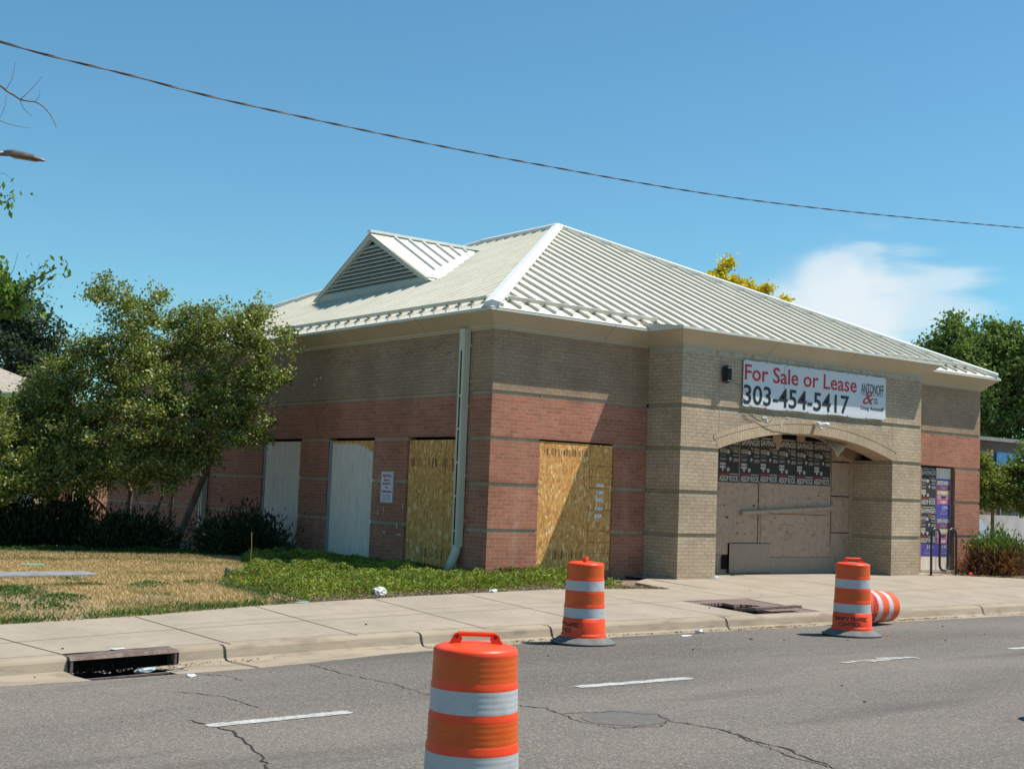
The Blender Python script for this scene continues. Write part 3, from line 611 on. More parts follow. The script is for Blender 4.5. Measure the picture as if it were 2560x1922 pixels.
# louvred dormer on the left slope
dm = MB(OFF); xE = (DT-.04-EZ0)/S + XL         # where its ridge meets the slope
for sg_ in (-1, 1):
    yb_ = DY+sg_*DWH
    ov = .16
    a = (DX-ov, DY, DT+.06); b_ = (xE+.1, DY, DT+.06); xb = (DZ-EZ0)/S+XL
    dm.quad(a, b_, (xb, yb_, DZ+.02), (DX-ov, yb_+sg_*.02, DZ+.0))
dmo = dm.build('dormer_roof', ROOF, bld)
dr = MB(OFF)
for sg_ in (-1, 1):
    for k in range(1, 8):
        x = DX + .1 + .42*k; f = 1 - (x-DX)/(xE-DX)
        if f < .05: continue
        p0 = Vector((x, DY+sg_*.1, DT+.06-.055)); nrm = Vector((0, sg_*(DT-DZ), DWH)).normalized(); t_end = .88*f
        p1 = Vector((x, DY+sg_*DWH*t_end, DT+.06-(DT-DZ+.05)*t_end)); s = Vector((RW/2, 0, 0)); n = nrm*RH
        dr.hexa([p0-s, p0+s, p1+s, p1-s, p0-s+n, p0+s+n, p1+s+n, p1-s+n])
    # valley flashing
    p0 = Vector((DX+.12, DY+sg_*(DWH-.05), DZ+.10)); p1 = Vector((xE-.1, DY+sg_*.12, DT+.02))
    d = (p1-p0).normalized(); s = Vector((.0, -sg_, .28)).normalized()*.17
    dr.hexa([p0-s-Vector((0, 0, .12)), p0+s-Vector((0, 0, .12)), p1+s-Vector((0, 0, .12)), p1-s-Vector((0, 0, .12)), p0-s, p0+s, p1+s, p1-s])
dr.bar((DX-.17, DY, DT+.10), (xE+.25, DY, DT+.10), .16, .06)
dr.build('seams', MATS['cap_metal'], dmo)
gb = MB(OFF)        # raking frame and sill
TW = .13
for sg_ in (-1, 1):
    o0 = Vector((DX-.14, DY, DT+.05)); o1 = Vector((DX-.14, DY+sg_*(DWH+.08), DZ-.0)); d = (o1-o0).normalized(); n = Vector((0, -d.z, d.y)); n = n if n.z < 0 else -n
    i0 = Vector((DX-.14, DY, DT+.05-TW/abs(d.y))); i1 = o1 + Vector((0, -sg_*TW*1.9, .0))
    q = [o0, o1, i1, i0]; bk = [p+Vector((.12, 0, 0)) for p in q]; gb.hexa([q[0], q[1], q[2], q[3], *bk])
gb.box(DX-.11, DX+.02, DY-DWH+.05, DY+DWH-.05, DZ-.08, DZ+.10)
gb.build('gable_frame', noisy('gable_paint', (.42, .43, .36), (.46, .47, .40), 2), dmo)
lv = MB(OFF); nl = 11
for k in range(nl):
    z = DZ+.12 + (DT-.20-DZ-.12)*k/nl; f0 = (DT-.07-z)/(DT-DZ)*DWH
    if f0 > .1:
        z1 = z + .105; f1 = max((DT-.08-z1)/(DT-DZ)*DWH, .02)
        x0, x1 = DX-.10, DX+.02
        lv.hexa([(x0, DY-f0, z-.02), (x0, DY+f0, z-.02), (x1, DY+f1, z1-.01), (x1, DY-f1, z1-.01), (x0, DY-f0, z), (x0, DY+f0, z), (x1, DY+f1, z1), (x1, DY-f1, z1)])
lv.build('louvres', noisy('louvre_paint', (.46, .46, .38), (.50, .50, .42), 3), dmo)
bk = MB(OFF); bk.quad((DX+.03, DY-DWH+.1, DZ), (DX+.03, DY+DWH-.1, DZ), (DX+.03, DY, DT-.05)); bk.build('louvre_back', DARK, dmo)

# boarded windows of the front and side
def part_box(name, mat, *boxes):
    b = MB(OFF)
    for bx in boxes: b.box(*bx)
    return b.build(name, mat, bld)
part_box('window_void', DARK, (1.13, 2.9, .2, .245, .1, WT-.001)); part_box('window_void', DARK, (12.61, 13.92, .2, .245, 0, WT-.001))
o = MB(OFF); o.box(1.126, 2.335, .02, .032, .09, 2.445, 0); o.box(2.343, 2.905, .024, .036, .09, 2.44, 0)
wb = o.build('window_board', OSB, bld); wb['label'] = 'raw strand board covering the front window'
s_ = MB(OFF)
for z in (2.048, 1.838, 1.632, 1.226, .829, .625, .42): s_.box(2.345, 2.903, .0215, .0245, z, z+.007)
s_.box(2.3365, 2.3425, .019, .022, .1, 2.44)
s_.build('board_seams', plain('osb_line', (.10, .05, .02), .9), wb)
STK = noisy('sticker_paper', (.50, .49, .45), (.74, .72, .66), 30, contrast=(.45, .55)); s_ = MB(OFF)
for z0 in (1.656, 1.524, 1.385, 1.222, 1.086): s_.box(2.49 + (z0-1.086)*.05, 2.68 + (z0-1.086)*.05, .0205, .0245, z0, z0+.068)
s_.build('sticker', STK, wb)
s_ = MB(OFF)
rr = random.Random(3)
for k in range(40):
    x = 1.16+rr.random()*1.12; s_.box(x, x+rr.choice((.006, .012, .02)), .0175, .021, 2.22-rr.random()*.03, 2.30+rr.random()*.04)
for k in range(26):
    x = 1.5+rr.random()*.75; s_.box(x, x+rr.choice((.006, .012, .02)), .0175, .021, .33-rr.random()*.03, .44+rr.random()*.05)
s_.build('edge_stamp', plain('ink_brown', (.33, .19, .075), .9), wb)
# side windows: bare strand board, then two boards painted over in grey
def sidewin(rng_, mat, label, jamb):
    a, c_ = rng_
    b = MB(OFF); b.box(.05, .065, a+.01, c_-(.10 if jamb else .01), .09, 2.42); o_ = b.build('window_board', mat, bld); o_['label'] = label
    part_box('window_void', DARK, (.2, .245, a+.01, c_-.01, .1, WT-.001))
    if jamb:
        j = MB(OFF); j.box(.035, .2, c_-.09, c_-.002, .1, 2.43); j.build('window_jamb', noisy('jamb_paint', (.25, .28, .33), (.32, .35, .40), 3), bld)
    return o_
w3 = sidewin(W3, OSB, 'raw strand board covering the side window nearest the corner', False)
w2 = sidewin(W2, GREYBOARD, 'board painted grey over the middle side window', True); w1 = sidewin(W1, GREYBOARD, 'board painted grey over the rear side window', True)
s_ = MB(OFF); s_.box(.047, .05, 1.42, 1.43, .1, 2.41); rr = random.Random(5)
for k in range(44):
    y = .95+rr.random()*1.62; s_.box(.0475, .05, y, y+rr.choice((.006, .012, .02)), 1.93-rr.random()*.03, 2.06+rr.random()*.04)
for k in range(30):
    y = .95+rr.random()*1.62; s_.box(.0475, .05, y, y+rr.choice((.006, .012, .02)), .25-rr.random()*.03, .38+rr.random()*.04)
s_.build('edge_stamp', MATS['ink_brown'], w3)
# unpainted strand board showing round the sprayed grey of the middle board
s_ = MB(OFF); y = W2[0]+.012; rr = random.Random(8)
while y < W2[1]-.13:
    f = (W2[1]-y)/(W2[1]-W2[0]); dep = .03 + .20*max(0, 1-(1-f)*2.6) + .04*rr.random()
    s_.box(.0475, .05, y, y+.028, 2.42-dep, 2.419); y += .028
s_.box(.0475, .05, W2[0]+.012, W2[0]+.035, 1.85, 2.2)
s_.build('bare_board_edge', OSB, w2)

# boarded entrance
E_ = .1
ent = MB(OFF)
ent.box(OX0+.0, 9.44, E_+.0, E_+.03, .36, 2.80, 0); ent.box(9.44, OX1, .16, .19, -.02, 3.05, 0)
ent.box(OX0, 9.46, E_+.02, .19, -.02, .36, 1); ent.box(OX0, 9.40, E_+.03, .19, 2.6, 3.05, 2)
eo = ent.build('entrance_boarding', [PAINTED_PLY, PLYSIDE, DARK], bld)
def epart(name, mat, fn):
    b = MB(OFF); fn(b); return b.build(name, mat, eo)
epart('loose_board', PLYSIDE, lambda b: b.box(6.22, 7.45, E_-.03, E_-.012, .03, .62))
epart('big_board', PAINTED_PLY, lambda b: (b.hexa([(7.17, E_-.012, .345), (9.44, E_-.012, .345), (9.44, E_-.001, .345), (7.17, E_-.001, .345), (7.17, E_-.012, 1.245), (9.34, E_-.012, 1.237), (9.34, E_-.001, 1.237), (7.17, E_-.001, 1.245)])))
epart('kick_board', PLYSIDE, lambda b: b.box(7.46, 9.48, E_-.018, E_+.02, -.02, .335))
epart('batten', PAINTED_PLY, lambda b: b.bar((6.524, E_-.05, 1.243), (9.39, E_-.05, 1.40), .07, .075))
epart('upright_batten', PAINTED_PLY, lambda b: (b.box(7.09, 7.115, E_-.012, E_, .6, 1.9)))
def ent_lines(b):
    b.box(7.075, 7.087, E_-.003, E_, .62, 1.88); b.box(7.118, 7.13, E_-.003, E_, .62, 1.88)
    b.box(5.0, 6.2, E_-.003, E_, .385, .397); b.box(6.2, 6.215, E_-.032, E_-.0, .02, .62); b.box(6.02, 6.2, E_-.004, E_, .10, .385)
    b.box(6.215, 7.45, E_-.014, E_-.0, .622, .632)
    b.box(7.17, 9.30, E_-.004, E_, 1.243, 1.25)
    b.box(9.46, 10.13, .154, .161, 1.65, 1.68); b.box(9.53, 10.13, .154, .161, .855, .875); b.box(9.45, 10.17, .154, .161, 2.41, 2.44)
    b.box(9.425, 9.44, E_-.002, E_+.05, .3, 2.75); b.box(8.01, 8.014, E_-.0135, E_-.011, .85, 1.02)
    b.box(7.75, 8.2, E_-.0135, E_-.011, 1.016, 1.02)
    rr = random.Random(4)
    for k in range(16): x = 5.9+rr.random()*3.3; z = .7+rr.random()*1.1; b.box(x, x+.01+.05*rr.random(), E_-.014, E_-.001, z, z+.008+.02*rr.random())
    for k in range(14):
        a = k/14*6.28; b.box(7.98+.055*math.cos(a), 7.992+.055*math.cos(a), E_-.015, E_-.011, .78+.09*math.sin(a), .795+.09*math.sin(a))
epart('gaps', DARK, ent_lines)
epart('side_panels', PAINTED_PLY, lambda b: (b.box(9.55, 10.12, .15, .162, .90, 1.60), b.box(9.5, 10.14, .15, .162, 1.63, 1.655), b.box(9.5, 10.14, .15, .162, .83, .856), b.box(10.14, 10.225, .13, .162, -.02, 2.41), b.bar((9.47, .14, 2.66), (10.17, .14, 2.45), .04, .07)))
epart('hanging_scrap', PAINTED_PLY, lambda b: b.box(8.24, 8.5, E_-.03, E_-.01, 2.80, 2.99))
epart('hanging_scrap', PAINTED_PLY, lambda b: (b.hexa([(7.47, E_-.04, 2.74), (7.72, E_-.04, 2.72), (7.72, E_-.03, 2.72), (7.47, E_-.03, 2.74), (7.45, E_-.04, 2.93), (7.74, E_-.04, 2.93), (7.74, E_-.03, 2.93), (7.45, E_-.03, 2.93)]), b.hexa([(7.58, E_-.042, 2.60), (7.66, E_-.042, 2.61), (7.66, E_-.03, 2.61), (7.58, E_-.03, 2.6), (7.55, E_-.042, 2.75), (7.68, E_-.042, 2.75), (7.68, E_-.03, 2.75), (7.55, E_-.03, 2.75)])))
# step under the posted door, door recess board
DB = MB(OFF); DB.box(12.62, 13.33, .10, .12, .03, 2.44); DB.box(13.335, 13.90, .10, .12, .03, 2.44); dbo = DB.build('door_boards', GREYBOARD, bld)
part_box('door_step', CONC, (12.5, 14.05, -.10, .2, -.1, .02)); part_box('door_jamb', noisy('jamb_brown', (.12, .09, .06), (.2, .16, .12), 4), (13.90, 13.925, .02, .2, .02, 2.44))
b = MB(OFF); b.box(13.332, 13.338, .097, .1, .03, 2.4); b.build('door_gap', DARK, dbo)
# chalky smears and lime runs above the arch, plus the graffiti ghosts of the side wall
b = MB(OFF); rr = random.Random(2)
for (x, z, w_, h) in ((6.0, 3.14, .14, .05), (6.13, 3.05, .05, .10), (6.55, 3.0, .035, .07), (5.72, 3.18, .03, .04), (5.65, 2.93, .035, .05), (6.7, 3.19, .12, .02)):
    b.box(x, x+w_, -PD-.0095, -PD-.003, z, z+h)
b.build('lime_marks', noisy('lime', (.52, .46, .38), (.66, .62, .56), 30), bld)
b = MB(OFF)
pts = [(5.42, 3.19), (5.55, 3.11), (5.95, 3.009), (6.12, 2.945), (6.31, 2.909), (6.5, 2.90), (6.70, 2.885), (6.888, 2.889)]
for (xa, za), (xb, zb_) in zip(pts[:-1], pts[1:]):
    for k in range(4):
        t0, t1 = k/4, (k+1)/4; j0, j1 = .012*math.sin(xa*90+k*2.1), .012*math.sin(xa*90+(k+1)*2.1)
        b.bar((xa+(xb-xa)*t0, -PD-.0085, za+(zb_-za)*t0+(j0 if k else 0)), (xa+(xb-xa)*t1, -PD-.0085, za+(zb_-za)*t1+(j1 if k < 3 else 0)), .004, .008)
b.build('brick_crack', CRACK, bld)
b = MB(OFF); rr = random.Random(6)
def arcmark(y0, z0, r, a0, a1, th=.012):
    for k in range(10):
        t0 = a0+(a1-a0)*k/10; t1 = a0+(a1-a0)*(k+1)/10
        b.bar((-.003, y0+r*math.cos(t0), z0+r*.8*math.sin(t0)), (-.003, y0+r*math.cos(t1), z0+r*.8*math.sin(t1)), .003, th, up=(0, 0, 1))
for (y0, z0, r, a, c_) in ((5.1, 3.95, .17, .3, 2.6), (5.0, 3.6, .2, 3.6, 5.0), (4.6, 3.95, .15, .5, 2.4), (3.9, 4.0, .13, .6, 2.9), (3.3, 4.0, .12, .5, 2.6), (2.0, 4.05, .18, .4, 2.8), (2.75, 4.0, .15, .6, 2.5), (1.75, 4.1, .1, .5, 2.5), (1.35, 4.12, .12, 3.6, 5.5)): arcmark(y0, z0, r, a, c_)
for (y, z, w_) in ((5.55, 4.18, .25), (1.6, 4.2, .16), (3.0, 4.2, .1), (2.2, 3.5, .06), (4.9, 3.45, .05), (1.4, 4.0, .12)): b.box(-.004, -.001, y, y+w_, z, z+.013)
b.build('graffiti_ghost', plain('faded_ink', (.16, .13, .10), .9), bld)
b = MB(OFF)
for (y, z, w_, h) in ((6.3, 3.72, .06, .05), (6.15, 3.74, .05, .05), (6.4, 3.6, .05, .06)): b.box(-.003, 0, y, y+w_, z, z+h)
for (y, z, w_, h) in ((3.4, 1.0, .02, .12), (2.9, .72, .03, .1), (2.75, .6, .15, .02), (3.6, .95, .02, .1), (2.72, 1.1, .02, .12), (3.3, .62, .12, .02)): b.box(-.003, 0, y, y+w_, z, z+h)
b.build('chalk_marks', MATS['lime'], bld)

# downpipes
def downpipe(y0):
    b = MB(OFF); b.box(-.15, -.02, y0, y0+.165, .5, 4.405); dp = b.build('downpipe', PIPE, bld)
    e = MB(OFF); N8 = 7
    ringpts = [(-.085, y0+.0825, .52, .085), (-.10, y0+.09, .40, .085), (-.15, y0+.13, .22, .085), (-.20, y0+.18, .03, .075)]
    e.tube([p[:3] for p in ringpts], [p[3] for p in ringpts], seg=14); e.build('elbow', PIPE, dp, smooth=True)
    s = MB(OFF); z = .56
    hs = [.24, .58, .56, .56, .56, .8]
    zz_ = [.53, .80, 1.42, 2.02, 2.62, 3.22]
    for z, h in zip(zz_, hs): s.box(-.1535, -.149, y0+.07, y0+.105, z, z+h)
    s.build('slots', DARK, dp)
    k = MB(OFF)
    for z in (.95, 1.75, 3.0, 4.1): k.box(-.155, -.0, y0-.004, y0-.001, z, z+.035); k.box(-.156, 0, y0+.166, y0+.169, z, z+.035)
    k.build('strap', PIPE, dp)
downpipe(.69); downpipe(11.5)

# ---------------------------------------------------------------- things on the building
CLOTHW = plain('banner_vinyl', (.60, .62, .64), .45, .4); REDI = plain('red_ink', (.50, .012, .02), .5); BLKI = plain('black_ink', (.016, .016, .018), .5)
ban = thing('banner', (7.65, -.93, 3.8), 'white vinyl banner with red For Sale or Lease lettering over the arch', 'banner')
BO = (7.65, -.93, 3.8); b = MB(BO); nx, nz = 60, 14
def bz(u, v): return .012*math.sin(u*9+v*3)*(.3+v*(1-v)) + .02*max(0, 1-abs(u-.45)*6)*v**3 + .045*max(0, .12-v)/.12*(u > .45)*abs(math.sin(u*7))
Yb0 = -.955
for i in range(nx):
    for j in range(nz):
        def q(i, j):
            u, v = i/nx, j/nz; sag = .012*math.sin(u*math.pi*7)**2*(1 if v > .95 else 0)
            return (5.39+4.515*u, Yb0 - min(bz(u, v), .011)*.25, 3.338 + .922*v - sag + .01*(1-v)*math.sin(u*22))
        b.quad(q(i, j), q(i+1, j), q(i+1, j+1), q(i, j+1))
b.build('sheet', CLOTHW, ban, smooth=True)
YT = -.9582
text_mesh('For Sale or Lease', ('front', YT), (5.432, 8.90, 3.862, 4.178), REDI, ban, bold=.010, off=BO)
text_mesh('303-454-5417', ('front', YT), (5.404, 8.655, 3.388, 3.775), BLKI, ban, bold=.014, off=BO)
text_mesh('ANTONOFF', ('front', YT), (9.052, 9.828, 3.862, 4.082), BLKI, ban, bold=-.004, off=BO)
text_mesh('&', ('front', YT-.002), (9.117, 9.48, 3.641, 3.928), REDI, ban, bold=-.004, shear=.3, off=BO)
text_mesh('CO.', ('front', YT), (9.50, 9.63, 3.667, 3.787), BLKI, ban, bold=.01, off=BO)
text_mesh('Doug Antonoff', ('front', YT), (9.047, 9.828, 3.50, 3.60), BLKI, ban, bold=.008, off=BO)
b = MB(BO); b.box(9.052, 9.81, YT-.001, YT, 3.838, 3.845); b.build('underline', BLKI, ban)
b = MB(BO)
for k in range(8):
    x = 5.42+k*.637
    for z in (4.245, 3.352): b.box(x-.012, x+.012, YT-.003, YT+.03, z-.012, z+.012)
b.build('grommets', plain('grommet', (.12, .12, .12), .5), ban)
b = MB(BO); b.box(6.60, 6.606, YT-.0005, YT+.002, 3.35, 4.25); b.build('fold_line', plain('fold', (.45, .40, .34), .6), ban)
# cable dangling from the floodlight across the banner
b = MB(); b.tube([(4.97, -.96, 3.88), (5.2, -.975, 3.76), (5.39, -.985, 3.66), (5.65, -.99, 3.50), (5.95, -.985, 3.36), (6.25, -.975, 3.24), (6.35, -.93, 3.18)], .004, 5)
tag(b.build('loose_cable', BLACKM), 'thin black cable hanging diagonally from the floodlight across the banner', 'cable')
# black floodlight
fl = thing('floodlight', (4.88, -.93, 3.92), 'black ribbed floodlight on the brick left of the banner', 'floodlight')
FO = (4.88, -.93, 3.92); b = MB(FO); b.box(4.80, 4.96, -1.045, -.955, 3.77, 4.075); b.box(4.815, 4.945, -1.06, -1.045, 3.785, 4.06); b.build('housing', BLACKM, fl)
b = MB(FO); b.box(4.86, 4.90, -.957, -.92, 3.86, 3.98); b.build('bracket', BLACKM, fl)
b = MB(FO)
for k in range(6): b.box(4.825+k*.021, 4.831+k*.021, -1.075, -1.06, 3.80, 4.045)
b.build('fins', BLACKM, fl)
b = MB(FO); b.box(4.865, 4.895, -1.02, -.98, 4.075, 4.105); b.box(4.865, 4.895, -1.02, -.98, 3.74, 3.77); b.build('hinges', BLACKM, fl)
b = MB(FO); b.box(4.83, 4.93, -1.077, -1.076, 4.035, 4.045); b.box(4.83, 4.93, -1.077, -1.076, 3.79, 3.80); b.build('edge_shine', plain('bare_metal', (.5, .5, .5), .3, metal=1.), fl)
# white security camera over the arch
wc = thing('security_light', (7.63, -.93, 3.1), 'white plastic security light with sensor above the arch crown', 'security light')
WO = (7.63, -.93, 3.1); WPL = plain('white_plastic', (.66, .64, .60), .5)
b = MB(WO); b.lathe([(.0, .03), (.05, .03), (.055, 0), (.05, -.01), (0, -.01)], 16, (7.60, -1.02, 3.10)); b.bar((7.60, -.92, 3.10), (7.60, -1.05, 3.10), .07, .07); b.build('mount', WPL, wc, smooth=True)
for sx, nm in ((-.10, 'lamp_head'), (.13, 'lamp_head')):
    b = MB(WO); b.tube([(7.60, -1.03, 3.11), (7.60+sx*.6, -1.05, 3.12), (7.60+sx, -1.10, 3.11), (7.60+sx*1.3, -1.15, 3.09)], [.02, .03, .055, .06], 12); b.build(nm, WPL, wc, smooth=True)
b = MB(WO); b.tube([(7.60, -1.03, 3.08), (7.61, -1.06, 3.04), (7.62, -1.09, 3.01)], [.02, .028, .032], 10); b.build('sensor', WPL, wc, smooth=True)
# torn membrane hanging from the arch
b = MB(); nx, ny = 10, 6
for i in range(nx):
    for j in range(ny):
        def q(i, j):
            u, v = i/nx, j/ny; sag = v*(.30*math.sin(math.pi*min(u*1.05, 1))**1.5)*(1.15 if u > .45 else .8)
            return (8.1+1.05*u, -.62+.10*math.sin(v*3+u*5), arc(8.1+1.05*u)+.0 - sag - .01*math.sin(u*30))
        b.quad(q(i, j), q(i+1, j), q(i+1, j+1), q(i, j+1))
tag(b.build('torn_membrane', noisy('membrane', (.34, .27, .18), (.42, .34, .24), 6), smooth=True), 'torn brown sheet sagging under the right half of the arch', 'torn sheet')

# posters: black gig posters and blue convention posters
POSTER_K = noisy('poster_black', (.028, .026, .028), (.045, .042, .042), 20, rough=.7); POSTER_W = noisy('poster_white', (.40, .37, .33), (.50, .47, .42), 12, rough=.8)
POSTER_G = noisy('poster_grey', (.085, .08, .075), (.13, .12, .11), 60, rough=.8); POSTER_R = plain('poster_red', (.36, .02, .03), .7); POSTER_T = plain('poster_tan', (.30, .14, .09), .8)
def gig_poster(loc, w_, h_, label, group, y=.0):
    p = thing('poster', loc, label, 'poster', group); b = MB(); b.box(0, w_, -.004, 0, 0, h_); b.build('sheet', POSTER_K, p)
    T = lambda s, x0, x1, z0, z1, mt=POSTER_W, bo=.02: text_mesh(s, ('front', -.005), (x0*w_, x1*w_, z0*h_, z1*h_), mt, p, depth=.001, bold=bo)
    T('SAVINGS!', .04, .96, .795, .925, bo=.035); T('AESOP ROCK', .03, .97, .02, .145, bo=.035)
    T('HUGE', .05, .36, .615, .71, bo=.03); T('STAY A', .70, .95, .70, .75); T('WHILE', .70, .95, .625, .69); T('LISTEN', .72, .96, .44, .51); T('Come In!', .05, .34, .46, .52, bo=.01)
    b = MB()
    for bx in ((.05, .33, .36, .41), (.05, .33, .29, .345), (.70, .94, .565, .58), (.55, .95, .165, .185), (.10, .90, .945, .965)): b.box(bx[0]*w_, bx[1]*w_, -.0055, -.004, bx[2]*h_, bx[3]*h_)
    for cx, cz, r in ((.45, .645, .085), (.56, .495, .065), (.46, .27, .08), (.20, .26, .055)):
        n = 16; pts = [(cx*w_ + w_*r*(1 if k % 2 else .8)*math.cos(2*math.pi*k/n), -.0055, cz*h_ + w_*r*(1 if k % 2 else .8)*math.sin(2*math.pi*k/n)) for k in range(n)]; b.quad(*pts)
    b.build('white_blocks', POSTER_W, p)
    b = MB(); b.box(.02*w_, .52*w_, -.0055, -.004, .165*h_, .19*h_); b.build('red_strip', POSTER_R, p)
    b = MB(); b.box(.05*w_, .33*w_, -.0055, -.004, .54*h_, .595*h_); b.build('grey_block', POSTER_G, p)
    b = MB(); b.quad(*[(cx*w_, -.0053, cz*h_) for cx, cz in ((.50, .76), (.58, .77), (.65, .73), (.66, .66), (.60, .66), (.60, .71), (.52, .72))]); b.build('tan_shape', POSTER_T, p)
    b = MB(); b.box(.48*w_, .6*w_, -.0053, -.004, .43*h_, .47*h_); b.build('blue_shape', plain('poster_blue', (.05, .06, .16), .7), p)
    b = MB(); b.box(.40*w_, .405*w_, -.0052, -.004, .2*h_, .77*h_); b.box(.675*w_, .68*w_, -.0052, -.004, .2*h_, .77*h_); b.box(.03*w_, .97*w_, -.0052, -.004, .2*h_, .204*h_); b.box(.03*w_, .97*w_, -.0052, -.004, .77*h_, .774*h_); b.build('thin_rules', POSTER_G, p)
    return p
ORD = ['first', 'second', 'third', 'fourth', 'fifth', 'sixth']
px = [5.869, 6.50, 7.10, 7.68, 8.257, 8.82]; pz = [1.865, 1.87, 1.885, 1.882, 1.88, 1.885]
base = None
for i, (x, z) in enumerate(zip(px, pz)):
    lab = 'black gig poster, %s from the left in the row on the arched entrance boarding' % ORD[i]
    if base is None: base = gig_poster((x, E_-.004, z), .60, .97, lab, 'black gig posters'); p = base
    else: p = copy_tree(base); p.location = (x, E_-.004, z); p['label'] = lab
    p.scale = ((.57 if i > 1 else .60)/.60, 1, 1); p.rotation_euler = (0, [.0, .004, -.004, .003, -.005, .004][i], 0)
for k, (z, lab) in enumerate(((1.545, 'black gig poster at the top of the grey boarded door'), (.65, 'black gig poster lower on the boarded door, behind the bicycle rack'))):
    p = copy_tree(base); p.location = (12.70, .096, z); p.scale = (.60/.60, 1, .89/.97); p['label'] = lab; p['group'] = 'black gig posters'
PBL = noisy('poster_violet', (.07, .065, .30), (.085, .08, .36), 9, rough=.6)
def blue_poster(loc, w_, h_, label, group=None, low=False):
    p = thing('poster', loc, label, 'poster', group); b = MB(); b.box(0, w_, -.004, 0, 0, h_); b.build('sheet', PBL, p)
    T = lambda s, x0, x1, z0, z1, mt=POSTER_W, bo=.04: text_mesh(s, ('front', -.005), (x0*w_, x1*w_, z0, z1), mt, p, depth=.001, bold=bo)
    T('E PO', .42, .82, .17, .25); T('DENVER', .3, .72, .13, .15, bo=0); T('JULY 3-6, 2025', .25, .78, .085, .105, bo=.01)
    b = MB(); b.box(.27*w_, .75*w_, -.0055, -.004, .05, .056); b.box(.2*w_, .8*w_, -.0055, -.004, .066, .07); b.build('small_print', POSTER_W, p)
    if not low:
        T('UNITED FANDOM', .03, .95, h_-.145, h_-.045, mt=plain('cream_ink', (.48, .44, .30), .7), bo=.05)
        z = h_-.165; hh = (h_-.165-.28)/4
        for i, (c0, c1) in enumerate((((.32, .03, .04), (.05, .20, .30)), ((.52, .42, .12), (.55, .50, .50)), ((.55, .22, .30), (.08, .03, .07)), ((.50, .12, .17), (.55, .42, .45)))):
            m0 = plain('band_a%d' % i, c0, .7); m1 = plain('band_b%d' % i, c1, .7); b = MB(); b.box(.04*w_, .95*w_, -.0055, -.004, z-hh*.9, z, 0)
            b.quad(*[(a*w_, -.006, z-hh*(c_)) for a, c_ in ((.25, .15), (.75, .15), (.62, .75), (.38, .75))], mi=1)
            b.build('colour_band', [m0, m1], p); z -= hh
    return p
blue_poster((13.325, .096, 1.29), .55, .89, 'violet convention poster at the right of the boarded door, upper one')
blue_poster((13.33, .0955, .36), .55, .92, 'violet convention poster at the right of the boarded door, behind the bicycle rack')
blue_poster((12.70, .0985, .36), .63, .30, 'plain violet lower strip of a poster under the black ones on the door', low=True)

# notice sign on the side wall
ns_ = thing('notice_sign', (-.01, 3.31, 1.51), 'white metal sign with red NOTICE PRIVATE PROPERTY NO TRESPASSING on the shaded wall', 'sign')
NO = (-.01, 3.31, 1.51); b = MB(NO); b.box(-.018, -.002, 3.085, 3.53, 1.205, 1.81); b.build('plate', plain('sign_white', (.62, .64, .68), .4), ns_)
b = MB(NO)
for bx in ((3.09, 3.525, 1.795, 1.80), (3.09, 3.525, 1.215, 1.22), (3.09, 3.095, 1.215, 1.80), (3.52, 3.525, 1.215, 1.80)): b.box(-.0195, -.018, bx[0], bx[1], bx[2], bx[3])
b.build('border', plain('sign_border', (.2, .22, .28), .5), ns_)
SREDI = plain('sign_red', (.42, .012, .035), .5)
for s, a, z0, z1 in (('NOTICE', .15, 1.695, 1.755), ('PRIVATE', .115, 1.622, 1.66), ('PROPERTY', .15, 1.55, 1.59), ('NO', .045, 1.475, 1.515), ('TRESPASSING', .19, 1.40, 1.44)):
    text_mesh(s, ('side', -.0185), (3.308+a, 3.308-a, z0, z1), SREDI, ns_, bold=.03, off=NO)
for i, s in enumerate(('Violators will be prosecuted', 'under trespass statutes 18-4-503', 'and 18-4-504', 'Call 303-454-5417')):
    text_mesh(s, ('side', -.0185), (3.308+.14, 3.308-.14, 1.345-.03*i, 1.362-.03*i), MATS['sign_border'], ns_, bold=.0, off=NO)

# ---------------------------------------------------------------- street things
ORG = noisy('barrel_orange', (.78, .058, .010), (.84, .075, .016), 4, rough=.4, spec=.35, c3=(.45, .06, .02), scale3=30, f3=.22); 
def band_mat(name, c, bright):
    m, t, b_ = newmat(name); co = N(t, 'ShaderNodeTexCoord'); sp = N(t, 'ShaderNodeSeparateXYZ'); t.links.new(co.outputs['Object'], sp.inputs[0])
    n = N(t, 'ShaderNodeTexNoise'); n.inputs['Scale'].default_value = 9; n.inputs['Detail'].default_value = 6; t.links.new(co.outputs['Object'], n.inputs['Vector'])
    r = N(t, 'ShaderNodeValToRGB'); r.color_ramp.elements[0].position = .33; r.color_ramp.elements[1].position = .5
    r.color_ramp.elements[0].color = (*[x*.86 for x in c], 1); r.color_ramp.elements[1].color = (*c, 1); t.links.new(n.outputs[0], r.inputs[0])
    t.links.new(r.outputs[0], b_.inputs['Base Color']); b_.inputs['Roughness'].default_value = .45; b_.inputs['Metallic'].default_value = .0
    wv = N(t, 'ShaderNodeMath', operation='MULTIPLY'); wv.inputs[1].default_value = 200; t.links.new(sp.outputs['Z'], wv.inputs[0]); sn = N(t, 'ShaderNodeMath', operation='SINE'); t.links.new(wv.outputs[0], sn.inputs[0])
    bp = N(t, 'ShaderNodeBump'); bp.inputs['Strength'].default_value = .22; bp.inputs['Distance'].default_value = .0012; t.links.new(sn.outputs[0], bp.inputs['Height']); t.links.new(bp.outputs[0], b_.inputs['Normal']); return m
OB = band_mat('orange_sheeting', (.66, .090, .003), 1); WB = band_mat('white_sheeting', (.44, .45, .45), 1)
